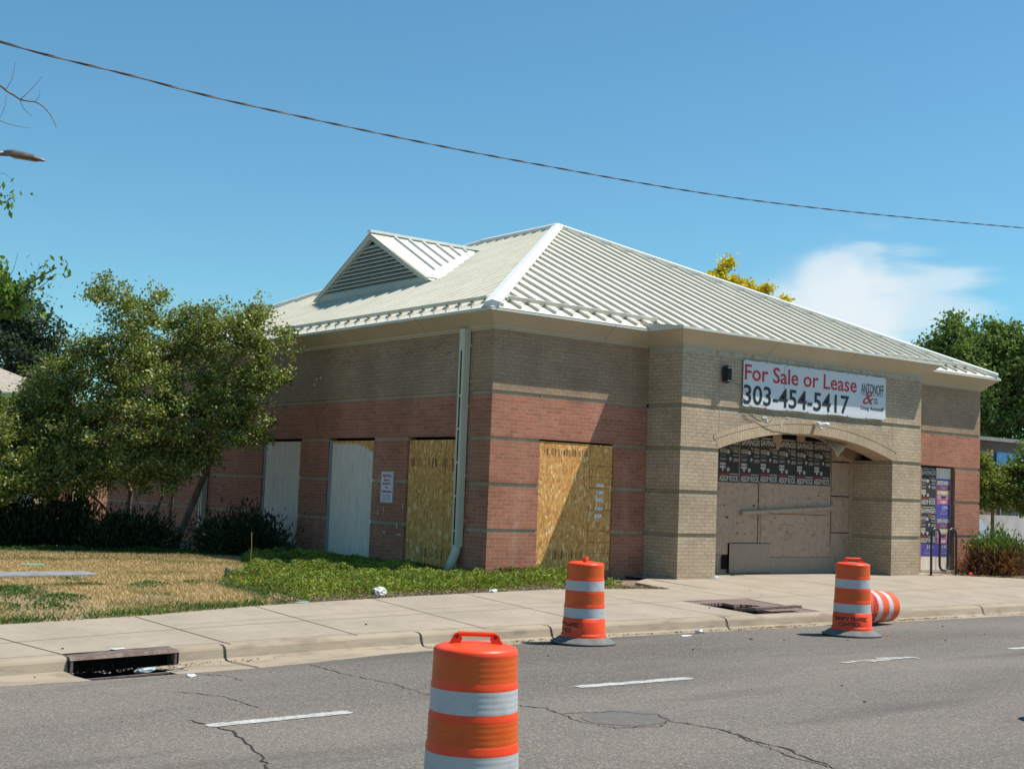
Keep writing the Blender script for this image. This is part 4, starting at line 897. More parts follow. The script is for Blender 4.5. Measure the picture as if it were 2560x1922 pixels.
def barrel(loc, rz, label, cat='traffic barrel', base=True, text_az=None, tilt=None, hrot=0):
    t_ = thing('traffic_barrel', loc, label, cat, 'orange and white traffic barrels', rz)
    if base:
        b = MB(); b.lathe([(.0, .012), (.37, .012), (.405, .014), (.41, .026), (.37, .038), (.325, .07), (.29, .088), (.27, .092), (.0, .092)], 44)
        o_ = b.build('rubber_base', RUBBER, t_, smooth=True)
    # barrel profile: r, z ; material by segment
    P_ = [(.300, .075, 0), (.300, .115, 0), (.293, .13, 0), (.278, .138, 0), (.276, .145, 0), (.272, .29, 0), (.266, .297, 0), (.262, .30, 0), (.262, .335, 0),
          (.258, .336, 2), (.254, .46, 0), (.254, .462, 0), (.2545, .478, 0), (.245, .50, 0), (.245, .503, 0), (.241, .51, 1), (.238, .635, 0), (.2395, .65, 0), (.231, .672, 0), (.2305, .68, 2), (.2265, .805, 0), (.228, .82, 0),
          (.219, .842, 0), (.218, .85, 1), (.2145, .985, 0), (.2155, .99, 0), (.214, 1.012, 0), (.205, 1.024, 0), (.18, 1.034, 0), (.10, 1.044, 0), (0, 1.046, 0)]
    sc = .965
    # split the wall by material so that each sheeting band is its own part
    b = MB(); prof = [((.23+(r-.2145)*.60 if r > .21 else r*1.072), z*sc) for r, z, _ in P_]
    mats = [p[2] for p in P_]
    runs = []; cur = [0]; 
    body = MB()
    for i in range(len(prof)-1):
        if mats[i] == 0: body.lathe([prof[i], prof[i+1]], 56)
    me = body.build('shell', ORG, t_, smooth=True)
    bm = bmesh.new(); bm.from_mesh(me.data); bmesh.ops.remove_doubles(bm, verts=bm.verts, dist=1e-5); bm.to_mesh(me.data); bm.free()
    for i in range(len(prof)-1):
        if mats[i]:
            bb = MB(); bb.lathe([prof[i], prof[i+1]], 56); o_ = bb.build('orange_band' if mats[i] == 1 else 'white_band', OB if mats[i] == 1 else WB, t_, smooth=True)
    # handle: two lugs with eyes and a grip
    h = MB(); z0 = 1.03*sc; ca, sa = math.cos(hrot), math.sin(hrot)
    def hp(x, z, y=0): return (x*ca - y*sa, x*sa + y*ca, z)
    for sx in (-1, 1):
        q = [(.155, z0-.012), (.095, z0-.005), (.075, z0+.035), (.085, z0+.062), (.105, z0+.068), (.122, z0+.058), (.135, z0+.03)]
        for yy_, rev in ((-.018, 0), (.018, 1)): h.quad(*[hp(sx*x, z, yy_) for x, z in (q if (rev == (sx > 0)) else q[::-1])])
        for k in range(len(q)): (xa, za), (xb, zb_) = q[k], q[(k+1) % len(q)]; h.quad(hp(sx*xa, za, -.018), hp(sx*xb, zb_, -.018), hp(sx*xb, zb_, .018), hp(sx*xa, za, .018))
    h.tube([hp(x, z0+.062) for x in np.linspace(-.10, .10, 9)], .014, 10)
    ho = h.build('handle', ORG, t_)
    e = MB()
    for sx in (-1, 1):
        for yy_ in (-.0185, .0185): e.quad(*[hp(sx*.104+.011*math.cos(a), z0+.047+.011*math.sin(a), yy_) for a in np.linspace(0, 2*math.pi, 12, endpoint=False)])
    e.build('eye', plain('eye_dark', (.25, .02, .01), .8), ho)
    if text_az is not None:
        for s, z_, wd, hh in (('TRINITY TRAFFIC', .215, .50, .056), ('CONTROL', .145, .31, .056)):
            cu = bpy.data.curves.new('t', 'FONT'); cu.body = s; cu.offset = .035; cu.resolution_u = 3
            to = bpy.data.objects.new('t', cu); col.objects.link(to); dg = bpy.context.evaluated_depsgraph_get(); dg.update()
            me = bpy.data.meshes.new_from_object(to.evaluated_get(dg)); bpy.data.objects.remove(to)
            bm = bmesh.new(); bm.from_mesh(me); bmesh.ops.triangulate(bm, faces=bm.faces); bmesh.ops.subdivide_edges(bm, edges=[e_ for e_ in bm.edges if e_.calc_length() > .15], cuts=2); bm.to_mesh(me); bm.free()
            xs_ = [v.co.x for v in me.vertices]; ys_ = [v.co.y for v in me.vertices]; x0, x1, y0_, y1_ = min(xs_), max(xs_), min(ys_), max(ys_)
            for v in me.vertices:
                u = (v.co.x-x0)/(x1-x0)-.5; z = z_ + (v.co.y-y0_)/(y1_-y0_)*hh; r = .23+(.2745-.2145)*.60 + .0015; an = text_az + u*wd/r
                v.co = Vector((r*math.cos(an), r*math.sin(an), z))
            me.materials.clear(); link('lettering', me, BLKI, t_)
    if tilt: t_.rotation_euler = tilt
    return t_
azc = lambda x, y: math.atan2(CAM[1]-y, CAM[0]-x)     # azimuth of the viewer's side of the street, used to face the stencils
b1 = (-9.42, -12.62); b2 = (-2.92, -6.02); b3 = (1.29, -6.83); b4 = (3.62, -5.72)
barrel((*b1, gz(*b1)), 0, 'scuffed orange and white traffic barrel nearest the camera, handle on top', hrot=YAW*-1+.02)
barrel((*b2, gz(*b2)), 0, 'traffic barrel on a round rubber base by the kerb in front of the strand-board window', text_az=azc(*b2)-1.15, hrot=azc(*b2)+.12)
barrel((-2.9, -12.72, gz(-2.9, -12.72)), 0, 'traffic barrel past the right edge of the road, its shadow reaching into view')
barrel((*b3, gz(*b3)), 0, 'upright traffic barrel stencilled TRINITY TRAFFIC CONTROL in front of the arch', text_az=azc(*b3)-.12, hrot=-YAW)
# the fallen one: bottom towards the left, top towards the right, its stencil turned to the street
AX = Vector((.93, .10, -.03)).normalized(); BTL = Vector((2.50, -5.90, kz(3.5)-.15+.30)); MR_ = Matrix.Rotation(2.2, 3, AX) @ AX.to_track_quat('Z', 'Y').to_matrix()
lv_ = MR_.inverted() @ (Vector(CAM) - BTL)
bt = barrel(tuple(BTL), 0, 'traffic barrel lying on its side in the gutter behind an upright one', base=False, text_az=math.atan2(lv_.y, lv_.x)+.25, hrot=0)
bt.rotation_euler = MR_.to_euler()

# bicycle rack
br = thing('bicycle_rack', (12.05, -1.0, 0), 'black wave shaped bicycle rack in front of the posted door', 'bicycle rack')
BRO = (12.05, -1.0, 0)
def U(cx, z, up, n=10, r=.157): return [(cx - r*math.cos(math.pi*k/n)*1, -1.0, z + (r*math.sin(math.pi*k/n) if up else -r*math.sin(math.pi*k/n))) for k in range(n+1)]
path = [(11.56, -1.0, 0)] + [(11.56, -1, .45)] + U(11.717, .88, True) + [(11.874, -1, .6)] + U(12.031, .26, False) + [(12.188, -1, .6)] + U(12.345, .88, True) + [(12.502, -1, .45), (12.502, -1, 0)]
b = MB(BRO); b.tube(path, .027, 12); b.build('tube', BLACKM, br, smooth=True)
for x in (11.56, 12.502):
    b = MB(BRO); b.lathe([(0, .012), (.075, .012), (.08, .0), (0, 0)], 20, (x, -1, gz(x, -1))); b.build('foot_plate', RUST, br)

# tree pit grate, half of it lifted out
gt_ = thing('tree_grate', (1.95, -4.35, -.12), 'rusty square iron tree grate with a round hole and one quarter missing in the sidewalk', 'tree grate')
def gratemat():
    m, t, b_ = newmat('grate_iron'); co = N(t, 'ShaderNodeTexCoord'); ln = N(t, 'ShaderNodeVectorMath', operation='LENGTH'); t.links.new(co.outputs['Object'], ln.inputs[0])
    mu = N(t, 'ShaderNodeMath', operation='MULTIPLY'); mu.inputs[1].default_value = 6.283/.042; t.links.new(ln.outputs['Value'], mu.inputs[0]); sn = N(t, 'ShaderNodeMath', operation='SINE'); t.links.new(mu.outputs[0], sn.inputs[0])
    gt = N(t, 'ShaderNodeMath', operation='GREATER_THAN'); gt.inputs[1].default_value = .55; t.links.new(sn.outputs[0], gt.inputs[0])
    mx = N(t, 'ShaderNodeMix', data_type='RGBA'); mx.inputs[6].default_value = (.21, .145, .12, 1); mx.inputs[7].default_value = (.05, .035, .03, 1); t.links.new(gt.outputs[0], mx.inputs['Factor']); t.links.new(mx.outputs[2], b_.inputs['Base Color'])
    b_.inputs['Roughness'].default_value = .7; return m
GM = gratemat(); b = MB(); n = 28; x0, x1, y0, y1 = PIT[0]-1.95, PIT[1]-1.95, PIT[2]+4.35, PIT[3]+4.35; st = .04
def zg(x, y): return gz(x+1.95, y-4.35) + .12 - .008
i = x0
cells = set()
nx_ = int((x1-x0)/st); ny_ = int((y1-y0)/st)
def keep(i, j):
    x = x0+(i+.5)*st; y = y0+(j+.5)*st
    return 0 <= i < nx_ and 0 <= j < ny_ and math.hypot(x, y) > .26 and not (x < -.1 and y < .45)
for i in range(nx_):
    for j in range(ny_):
        if not keep(i, j): continue
        xa, xb, ya, yb_ = x0+i*st, x0+(i+1)*st, y0+j*st, y0+(j+1)*st
        b.quad((xa, ya, zg(xa, ya)), (xb, ya, zg(xb, ya)), (xb, yb_, zg(xb, yb_)), (xa, yb_, zg(xa, yb_)))
        for di, dj, p, q in ((-1, 0, (xa, ya), (xa, yb_)), (1, 0, (xb, ya), (xb, yb_)), (0, -1, (xa, ya), (xb, ya)), (0, 1, (xa, yb_), (xb, yb_))):
            if not keep(i+di, j+dj): b.quad((*p, zg(*p)), (*q, zg(*q)), (*q, zg(*q)-.045), (*p, zg(*p)-.045))
b.build('plate', GM, gt_)
b = MB(); b.bar((-.62, -.62, .03), (.40, -.64, .045), .14, .035); b.bar((-.72, -.35, .0), (-.60, -.66, .02), .05, .04); b.build('loose_bar', RUST, gt_)

# storm drain inlet in the kerb
si = thing('storm_drain', (-8.5, -5.35, -.42), 'rusty cast iron kerb inlet with open mouth and bar grate in the gutter', 'storm drain'); SO = (-8.5, -5.35, -.42)
b = MB(SO); zt = lambda x: kz(x)+.004
for xa, xb in ((INL[0], -8.5), (-8.5, INL[1])):
    b.hexa([(xa, -5.40, zt(xa)-.032), (xb, -5.40, zt(xb)-.032), (xb, -5.10, zt(xb)-.03), (xa, -5.10, zt(xa)-.03), (xa, -5.38, zt(xa)), (xb, -5.38, zt(xb)), (xb, -5.10, zt(xb)+.003), (xa, -5.10, zt(xa)+.003)])
b.build('hood', RUST, si)
for x in (INL[0]+.005, INL[1]-.035):
    b = MB(SO); b.box(x, x+.03, -5.395, -5.20, kz(x)-.26, kz(x)-.02); b.build('side_post', RUST, si)
b = MB(SO); b.box(INL[0], INL[1], -5.19, -5.17, -.75, kz(-8.5)-.0); b.box(INL[0]-.01, INL[0]+.005, -5.40, -5.17, -.75, -.3); b.box(INL[1], INL[1]+.01, -5.40, -5.17, -.75, -.26); b.build('chamber', DARK, si)
rr = random.Random(12); b = MB(SO)
for k in range(9):
    x = -9.0+rr.random()*.45; z = -.46+rr.random()*.03; b.bar((x, -5.192, z), (x+rr.uniform(-.04, .04), -5.192, z+rr.uniform(.04, .11)), .004, .012, up=(0, -1, 0))
b.build('rust_runs', plain('rust_tan', (.16, .10, .05), .9), si)
b = MB(SO); zz0 = gz(-8.5, -5.6)
def bz_(x, y): return gz(x, y) - .10*max(0, (y+5.90)/.5)
for y in np.arange(-5.90, -5.40, .085):
    xa, xb = INL[0], INL[1]-.09; b.hexa([(xa, y, bz_(xa, y)-.012), (xb, y, bz_(xb, y)-.012), (xb, y+.04, bz_(xb, y)-.012), (xa, y+.04, bz_(xa, y)-.012), (xa, y, bz_(xa, y)), (xb, y, bz_(xb, y)), (xb, y+.04, bz_(xb, y)), (xa, y+.04, bz_(xa, y))])
b.build('bar_grate', RUST, si); b = MB(SO); b.quad(*[(x, y, gz(x, y)-.112) for x, y in ((INL[0], -5.93), (INL[1]-.09, -5.93), (INL[1]-.09, -5.35), (INL[0], -5.35))]); b.build('grate_pit', DARK, si)

# small things: stone slab, marker, litter
def crumple(name, loc, size, mat, label, cat, seed, flat=.4, sub=2, group=None):
    bm = bmesh.new(); bmesh.ops.create_icosphere(bm, subdivisions=sub, radius=1)
    for v in bm.verts:
        d = 1 + .45*noise.noise(v.co*1.7+Vector((seed, 0, 0))) + .25*noise.noise(v.co*4+Vector((0, seed, 0))); v.co = Vector((v.co.x*size[0]*d, v.co.y*size[1]*d, max(v.co.z, -.6)*size[2]*d))
    me = bpy.data.meshes.new(name); bm.to_mesh(me); bm.free(); o_ = link(name, me, mat); o_.location = (loc[0], loc[1], gz(*loc[:2]) + size[2]*.5 + (loc[2] if len(loc) > 2 else 0)); o_.rotation_euler = (0, 0, seed)
    return tag(o_, label, cat, group)
PLA = noisy('thin_plastic', (.55, .56, .56), (.68, .69, .69), 20, rough=.4)
crumple('plastic_bag', (-3.4, -2.0), (.14, .09, .07), PLA, 'crumpled white plastic bag at the edge of the green bed', 'plastic bag', 1.3, sub=3)
crumple('crushed_can', (-.54, -5.69), (.07, .045, .035), noisy('tin', (.55, .56, .55), (.75, .76, .75), 30, rough=.3, metal=.7), 'crushed silver can lying at the asphalt edge near the kerb', 'can', 2.1)
crumple('paper_scrap', (-1.0, -5.9), (.10, .05, .008), PLA, 'flat white paper scrap on the gutter right of the kerbside barrel', 'paper scrap', 3.3)
crumple('paper_scrap', (-8.19, -6.27), (.09, .04, .012), PLA, 'white paper scrap beside the right end of the storm drain', 'paper scrap', 1.1)
crumple('foil_wrapper', (-8.5, -5.1), (.09, .04, .008), noisy('foil', (.40, .48, .46), (.6, .66, .64), 20, rough=.4), 'pale flattened wrapper on the kerb above the storm drain', 'wrapper', .2)
crumple('plastic_sheet_scrap', (-8.45, -5.75), (.13, .04, .03), noisy('bluefilm', (.12, .17, .2), (.35, .42, .45), 12, rough=.4), 'torn bluish plastic film caught on the storm drain grate', 'litter', .3)
crumple('leaf_litter', (-8.15, -5.72), (.16, .05, .02), noisy('leaflit', (.10, .08, .06), (.34, .30, .24), 25), 'clump of dead leaves and rubbish at the right end of the drain grate', 'litter', .1, sub=3)
crumple('metal_scrap', (-.5, -6.6), (.06, .025, .012), plain('dark_scrap', (.07, .08, .09), .5), 'small dark metal scrap on the asphalt below the tree grate', 'scrap', .9)
crumple('orange_chip', (1.72, -7.1), (.035, .015, .012), ORG, 'orange plastic chip on the asphalt right of the stencilled barrel', 'plastic chip', .4)
crumple('red_cup', (13.05, -1.02), (.07, .05, .035), plain('red_cup', (.6, .03, .03), .5), 'crushed red cup at the foot of the red brick right of the rack', 'cup', .7)
crumple('green_wrapper', (-5.0, -2.62), (.12, .03, .012), plain('mint', (.20, .38, .30), .6), 'mint green wrapper on the mulch beside the sidewalk', 'wrapper', .1)
crumple('clear_cup', (-1.35, -2.05), (.09, .05, .03), PLA, 'clear plastic cup on the mulch beside the sidewalk right of the bag', 'cup', .25)
crumple('white_litter', (4.95, -.75), (.12, .05, .03), noisy('bluewhite', (.3, .36, .4), (.5, .55, .6), 12), 'blue-white rubbish against the left end of the entrance boarding', 'litter', .3, sub=3)
rr = random.Random(9); STONE = plain('pebble_dark', (.06, .055, .05), .9)
for k, (x, y) in enumerate([(-.2, -6.9), (.6, -7.3), (-1.9, -7.6), (-2.2, -7.2), (2.6, -6.8), (3.3, -7.6), (3.9, -6.5), (4.6, -7.0), (1.9, -7.9), (-4.2, -6.9), (-.9, -7.9), (5.6, -7.2), (-3.9, -11.0), (-3.2, -10.2), (1.0, -4.4), (3.4, -3.3), (3.9, -2.6), (4.5, -3.0), (-9.0, -4.9), (-5.2, -4.6)]):
    bm = bmesh.new(); bmesh.ops.create_icosphere(bm, subdivisions=1, radius=.008+.008*rr.random()); me = bpy.data.meshes.new('pebble'); bm.to_mesh(me); bm.free(); o_ = link('pebble', me, STONE); o_.location = (x, y, gz(x, y)+.008); o_.scale = (1.3, 1, .6)
    tag(o_, 'small dark pebble lying loose on the road or sidewalk', 'pebble', 'loose dark pebbles on the road and sidewalk')
sl = MB((-7.15, 1.3, 0)); zs = -.0
sl.hexa([(-7.95, 1.02, zs), (-6.42, 1.22, zs), (-6.45, 1.78, zs), (-7.85, 1.62, zs), (-7.95, 1.02, .06), (-6.42, 1.22, .055), (-6.45, 1.78, .055), (-7.85, 1.62, .06)])
so = sl.build('stone_slab', noisy('slab_concrete', (.17, .18, .185), (.23, .24, .245), 5, bump=.3)); so.location = (-7.15, 1.3, 0); tag(so, 'grey concrete slab lying on the dry lawn', 'slab')
bv = so.modifiers.new('b', 'BEVEL'); bv.width = .02; bv.segments = 2
b = MB(); b.lathe([(0, .006), (.18, .006), (.19, 0), (.0, 0)], 20); o_ = b.build('valve_cover', plain('valve_green', (.12, .36, .25), .6)); o_.location = (-6.6, 3.7, .02); tag(o_, 'green plastic valve box lid in the lawn behind the slab', 'valve cover')
b = MB(); b.tube([(0, 0, 0), (.01, 0, .12), (.02, 0, .15)], [.05, .045, .03], 12); o_ = b.build('marker_post', plain('marker_dark', (.03, .06, .06), .4)); o_.location = (-4.4, 1.0, -.02); tag(o_, 'short dark green sprinkler post at the edge of the dry lawn', 'post')
b = MB(); b.tube([(0, 0, 0), (.01, 0, .25), (-.005, 0, .5)], .0045, 6); o_ = b.build('dry_stalk', plain('straw', (.5, .36, .16), .9)); o_.location = (-2.95, 3.1, .12); tag(o_, 'single tall straw-coloured dry stalk standing in the bed', 'stalk')

# street lamp, only its head and arm reach the picture
lp = thing('street_lamp', (-9.9, 3.8, 0), 'grey cobra-head street lamp on a long arm at the left edge of the sky', 'street lamp'); LO = (-9.9, 3.8, 0); LM = noisy('lamp_grey', (.13, .125, .12), (.19, .18, .17), 4, rough=.45, metal=.4)
hd = Vector((.72, -.55, -.13)).normalized(); h0 = Vector((-7.99, 2.0, 6.38)); b = MB(LO)
sdv = Vector((0, 0, 1)).cross(hd).normalized(); up = hd.cross(sdv).normalized()
secs = [(0, .05, .05), (.06, .10, .07), (.16, .135, .085), (.34, .14, .08), (.50, .11, .06), (.60, .06, .03), (.655, .008, .006)]
prev = None
for s, wv, hv in secs:
    c0 = h0 + hd*s; ringp = []
    for k in range(16):
        a = 2*math.pi*k/16; zz_ = math.sin(a)*hv; zz_ = zz_ if zz_ > 0 else zz_*.35; ringp.append(c0 + sdv*(math.cos(a)*wv) + up*zz_)
    if prev:
        for k in range(16): b.quad(prev[k], prev[(k+1) % 16], ringp[(k+1) % 16], ringp[k])
    else: b.quad(*ringp[::-1])
    prev = ringp
b.build('lamp_head', LM, lp, smooth=True)
b = MB(LO); c0 = h0+hd*.12-up*.031; c1 = h0+hd*.5-up*.026
b.quad(c0-sdv*.09, c0+sdv*.09, c1+sdv*.075, c1-sdv*.075); b.build('lens', noisy('lens_amber', (.22, .17, .11), (.3, .24, .16), 40), lp)
b = MB(LO); b.tube([(-9.9, 3.8, 6.1), (-9.3, 3.2, 6.35), (-8.6, 2.6, 6.42), h0+hd*.05], [.045, .04, .036, .034], 12); b.build('arm', LM, lp, smooth=True)
b = MB(LO); b.tube([(-9.9, 3.8, 0), (-9.9, 3.8, 3), (-9.9, 3.8, 6.4)], [.11, .085, .06], 14); b.build('pole', LM, lp, smooth=True)

# overhead cable crossing the sky
KP = [tuple(CAM + (np.array(p)-CAM)*2.0) for p in [(-12.4, -5.6, 5.9), (-9.83, -4.15, 6.13), (-8.17, -3.54, 6.28), (-6.27, -3.11, 6.38), (-1.24, -1.95, 6.83), (5.83, -1.11, 7.43), (15.34, -.91, 8.39), (26, -.9, 9.6)]]
def interp(P_, n):
    out_ = []; P_ = [Vector(p) for p in P_]
    for i in range(len(P_)-1):
        p0, p1, p2, p3 = P_[max(i-1, 0)], P_[i], P_[i+1], P_[min(i+2, len(P_)-1)]
        for k in range(n):
            t = k/n; out_.append(.5*((2*p1)+(p2-p0)*t+(2*p0-5*p1+4*p2-p3)*t*t+(3*p1-p0-3*p2+p3)*t**3))
    return out_ + [P_[-1]]
cp = interp(KP, 60); oc = thing('overhead_cable', KP[0], 'twisted black overhead power cable running down across the sky', 'cable')
b = MB(KP[0]); b.tube(cp, .011, 6); b.build('core', BLACKM, oc, smooth=True)
L_ = 0; h1 = []; h2 = []
for i, p in enumerate(cp):
    if i: L_ += (p-cp[i-1]).length
    a = L_*2.8; d = (cp[min(i+1, len(cp)-1)]-cp[max(i-1, 0)]).normalized(); s = d.cross(Vector((0, 0, 1))).normalized(); u = s.cross(d)
    h1.append(p + (s*math.cos(a)+u*math.sin(a))*.015); h2.append(p - (s*math.cos(a)+u*math.sin(a))*.015)
b = MB(KP[0]); b.tube(h1, .015, 6); b.tube(h2, .015, 6); b.build('strands', noisy('strand', (.03, .03, .03), (.10, .09, .08), 3, rough=.5), oc, smooth=True)

# ---------------------------------------------------------------- vegetation
def tree(name, base_pts, blobs, label, cat, n_tips, leaf_n, leaf_l, cols, clump=.22, r0=.09, mat=None, seed=1, crown_r=.18, droop=.0, group=None, twig=True, jit=1., aspect=.62, minz=None, tr=.35, sprays=0):
    """skeleton grown outward: tips sampled in the crown's lobes, each joined to the nearest node nearer the trunk"""
    r_ = np.random.default_rng(seed); base_pts = [np.array(p, float) for p in base_pts]; origin = base_pts[0][0] if base_pts[0].ndim > 1 else base_pts[0]
    t_ = thing(name, tuple(origin), label, cat, group); nodes = []; par = []
    for stem in base_pts:
        stem = np.atleast_2d(stem); pi = -1
        for p in stem: nodes.append(p); par.append(pi); pi = len(nodes)-1
    nst = len(nodes)
    tips = []
    wts = np.array([b_[3]**2.3 for b_ in blobs]); wts /= wts.sum()
    for _ in range(n_tips):
        b_ = blobs[r_.choice(len(blobs), p=wts)]; d = r_.normal(size=3); d /= np.linalg.norm(d); rad = b_[3]*(r_.random()**.45)
        tips.append(np.array(b_[:3]) + d*rad*np.array([1, 1, .85]))
    for _ in range(sprays):        # loose sprays reaching past the lobes
        b_ = blobs[r_.integers(len(blobs))]; d = r_.normal(size=3); d[2] = abs(d[2])*.8; d /= np.linalg.norm(d); tips.append(np.array(b_[:3]) + d*b_[3]*(1.0+.35*r_.random()+.08))
    tips = np.array(tips)
    if minz is not None: tips = tips[tips[:, 2] > minz]
    cen = np.mean([n for n in nodes[-1:]], axis=0); order = np.argsort(np.linalg.norm(tips - cen, axis=1)); tips = tips[order]
    tipidx = []
    for p in tips:
        A = np.array(nodes); dist = np.linalg.norm(A - p, axis=1); 
        dt = np.linalg.norm(A - cen, axis=1); my = np.linalg.norm(p-cen); cost = dist + .25*dt; cost[dt > my+.3] += 2; cost[:max(nst-len(base_pts), 0)] += .3
        j = int(np.argmin(cost)); q = A[j]; L_ = dist[j]
        pj = j; nseg = max(1, int(L_/.35))
        for k in range(1, nseg+1):
            x = q + (p-q)*k/nseg + (r_.normal(size=3)*.05*L_*(1 if k < nseg else 0)); nodes.append(x); par.append(pj); pj = len(nodes)-1
        tipidx.append(pj)
    nodes = np.array(nodes); par = np.array(par); w_ = np.zeros(len(nodes)); w_[tipidx] += 1
    for i in range(len(nodes)-1, -1, -1):
        if par[i] >= 0: w_[par[i]] += w_[i]
    rad = np.maximum(.005, r0*(w_/max(len(tipidx), 1))**.5); rad[:nst] = np.maximum(rad[:nst], r0*np.linspace(1, .7, nst)) if len(base_pts) == 1 else np.clip(rad[:nst], r0*.5, r0)
    b = MB(tuple(origin))
    for i in range(len(nodes)):
        if par[i] >= 0:
            seg = 9 if rad[i] > .04 else (5 if rad[i] > .012 else 3); b.tube([nodes[par[i]], nodes[i]], [min(rad[par[i]], rad[i]*1.5), rad[i]], seg, cap=False)
    b.build('trunk', BARK, t_, smooth=True)
    # leaves hang in little sprays along the last reach of each twig
    TI = np.array(tipidx); P0 = nodes[par[TI]]; P1 = nodes[TI]; k = max(1, leaf_n//len(TI)); u = r_.random((len(TI), k, 1))
    C_ = P0[:, None] + (P1-P0)[:, None]*(u*1.35 - .15) + r_.normal(size=(len(TI), k, 3))*clump*np.array([1, 1, .6])*jit
    C_ = C_.reshape(-1, 3); n = len(C_); D_ = r_.normal(size=(n, 3)); D_[:, 2] -= droop
    tip_tone = np.repeat(r_.random(len(TI)), k); tone = np.clip(tip_tone*.55 + r_.random(n)*.45, 0, 1)[:, None]
    c0, c1 = np.array(cols[0]), np.array(cols[1]); cc = c0 + (c1-c0)*tone
    if len(cols) > 2: pick = r_.random(n) < .12; cc[pick] = np.array(cols[2])
    Ls = leaf_l*(.7+.6*r_.random(n)); global rng
    leaves('crown', C_ - origin, D_, Ls, Ls*aspect, cc, mat or LEAF, t_)
    return t_
G1 = [(.078, .128, .028), (.265, .30, .06), (.40, .36, .09)]
BL = [(-3.28, 8.1, 4.14, .95), (-3.83, 8.41, 5.2, .42), (-2.91, 8.37, 4.95, .55), (-2.31, 7.31, 4.57, .75), (-1.76, 6.26, 4.5, .78), (-1.62, 5.85, 4.25, .45), (-2.07, 7.24, 3.41, 1.0), (-1.46, 6.12, 3.55, .7),
      (-3.14, 7.49, 2.77, 1.0), (-3.96, 8.74, 2.94, 1.0), (-4.78, 9.41, 2.51, .85), (-4.38, 8.51, 2.04, .72), (-3.66, 7.33, 2.07, .7), (-2.57, 7.11, 2.22, .78), (-1.85, 6.5, 2.8, .7), (-4.25, 9.5, 3.6, .5), (-4.45, 9.4, 3.95, .38), (-4.7, 9.5, 3.3, .5), (-2.35, 6.9, 1.9, .5), (-2.9, 7.0, 1.5, .4), (-3.4, 7.5, 1.45, .45), (-3.7, 7.2, 1.7, .35), (-4.3, 8.3, 1.5, .4), (-3.2, 7.4, 1.75, .55), (-3.9, 8.0, 1.7, .55), (-4.0, 8.6, 4.1, .55), (-3.3, 7.6, 3.6, .7), (-3.95, 8.45, 5.45, .22), (-4.15, 8.6, 5.3, .2), (-2.8, 8.2, 5.35, .25), (-1.3, 5.6, 4.5, .2), (-1.15, 5.5, 4.2, .15), (-1.4, 5.9, 3.6, .3), (-1.5, 6.2, 2.5, .4), (-1.9, 6.2, 2.2, .3), (-3.5, 8.2, 5.0, .4), (-1.5, 6.0, 5.05, .3), (-2.2, 7.6, 4.9, .45), (-1.75, 6.45, 4.95, .42)]
tree('crabapple_tree', [[(-2.75, 8.6, -.05), (-2.62, 8.55, .5), (-2.5, 8.3, 1.1), (-2.6, 8.1, 1.9), (-2.8, 8.0, 2.7)], [(-2.3, 8.6, -.05), (-2.22, 8.5, .6), (-2.3, 8.2, 1.3), (-2.2, 7.8, 2.1), (-2.1, 7.3, 3.0)], [(-2.0, 8.75, -.05), (-1.82, 8.7, .45), (-1.62, 8.6, 1.1), (-1.55, 8.1, 1.9), (-1.6, 7.2, 2.9)]],
     BL, 'broad crabapple tree with olive green leaves standing against the shaded side wall', 'tree', 1150, 80000, .072, G1, clump=.11, sprays=150, r0=.075, seed=3)
BL2 = [(-4.2, 8.0, 1.35, .35), (-5.0, 8.6, 1.2, .4), (-5.8, 8.7, 1.25, .5), (-5.44, 9.33, 2.08, .95), (-4.9, 9.9, 3.0, .55), (-5.93, 10.3, 2.36, 1.1), (-5.2, 8.9, 1.55, .6), (-4.7, 8.9, 1.5, .5), (-6.6, 9.6, 2.6, 1.0), (-5.3, 9.6, 2.6, .7), (-4.5, 8.6, 1.7, .5), (-4.6, 9.3, 3.2, .5), (-4.3, 9.0, 2.6, .6), (-5.0, 9.0, 1.4, .5), (-5.6, 8.9, 1.5, .6), (-4.2, 8.6, 1.5, .4)]
tree('crabapple_tree', [[(-3.0, 9.0, -.05), (-3.05, 8.95, .35), (-3.5, 9.1, .9), (-4.2, 9.3, 1.5), (-4.9, 9.4, 1.9)], [(-2.95, 9.0, -.05), (-2.98, 8.95, .5), (-3.0, 8.8, 1.2), (-3.3, 8.9, 1.9)]],
     BL2, 'low spreading crabapple tree at the left edge, overlapping the larger one', 'tree', 650, 54000, .074, G1, clump=.11, sprays=70, r0=.05, seed=5)
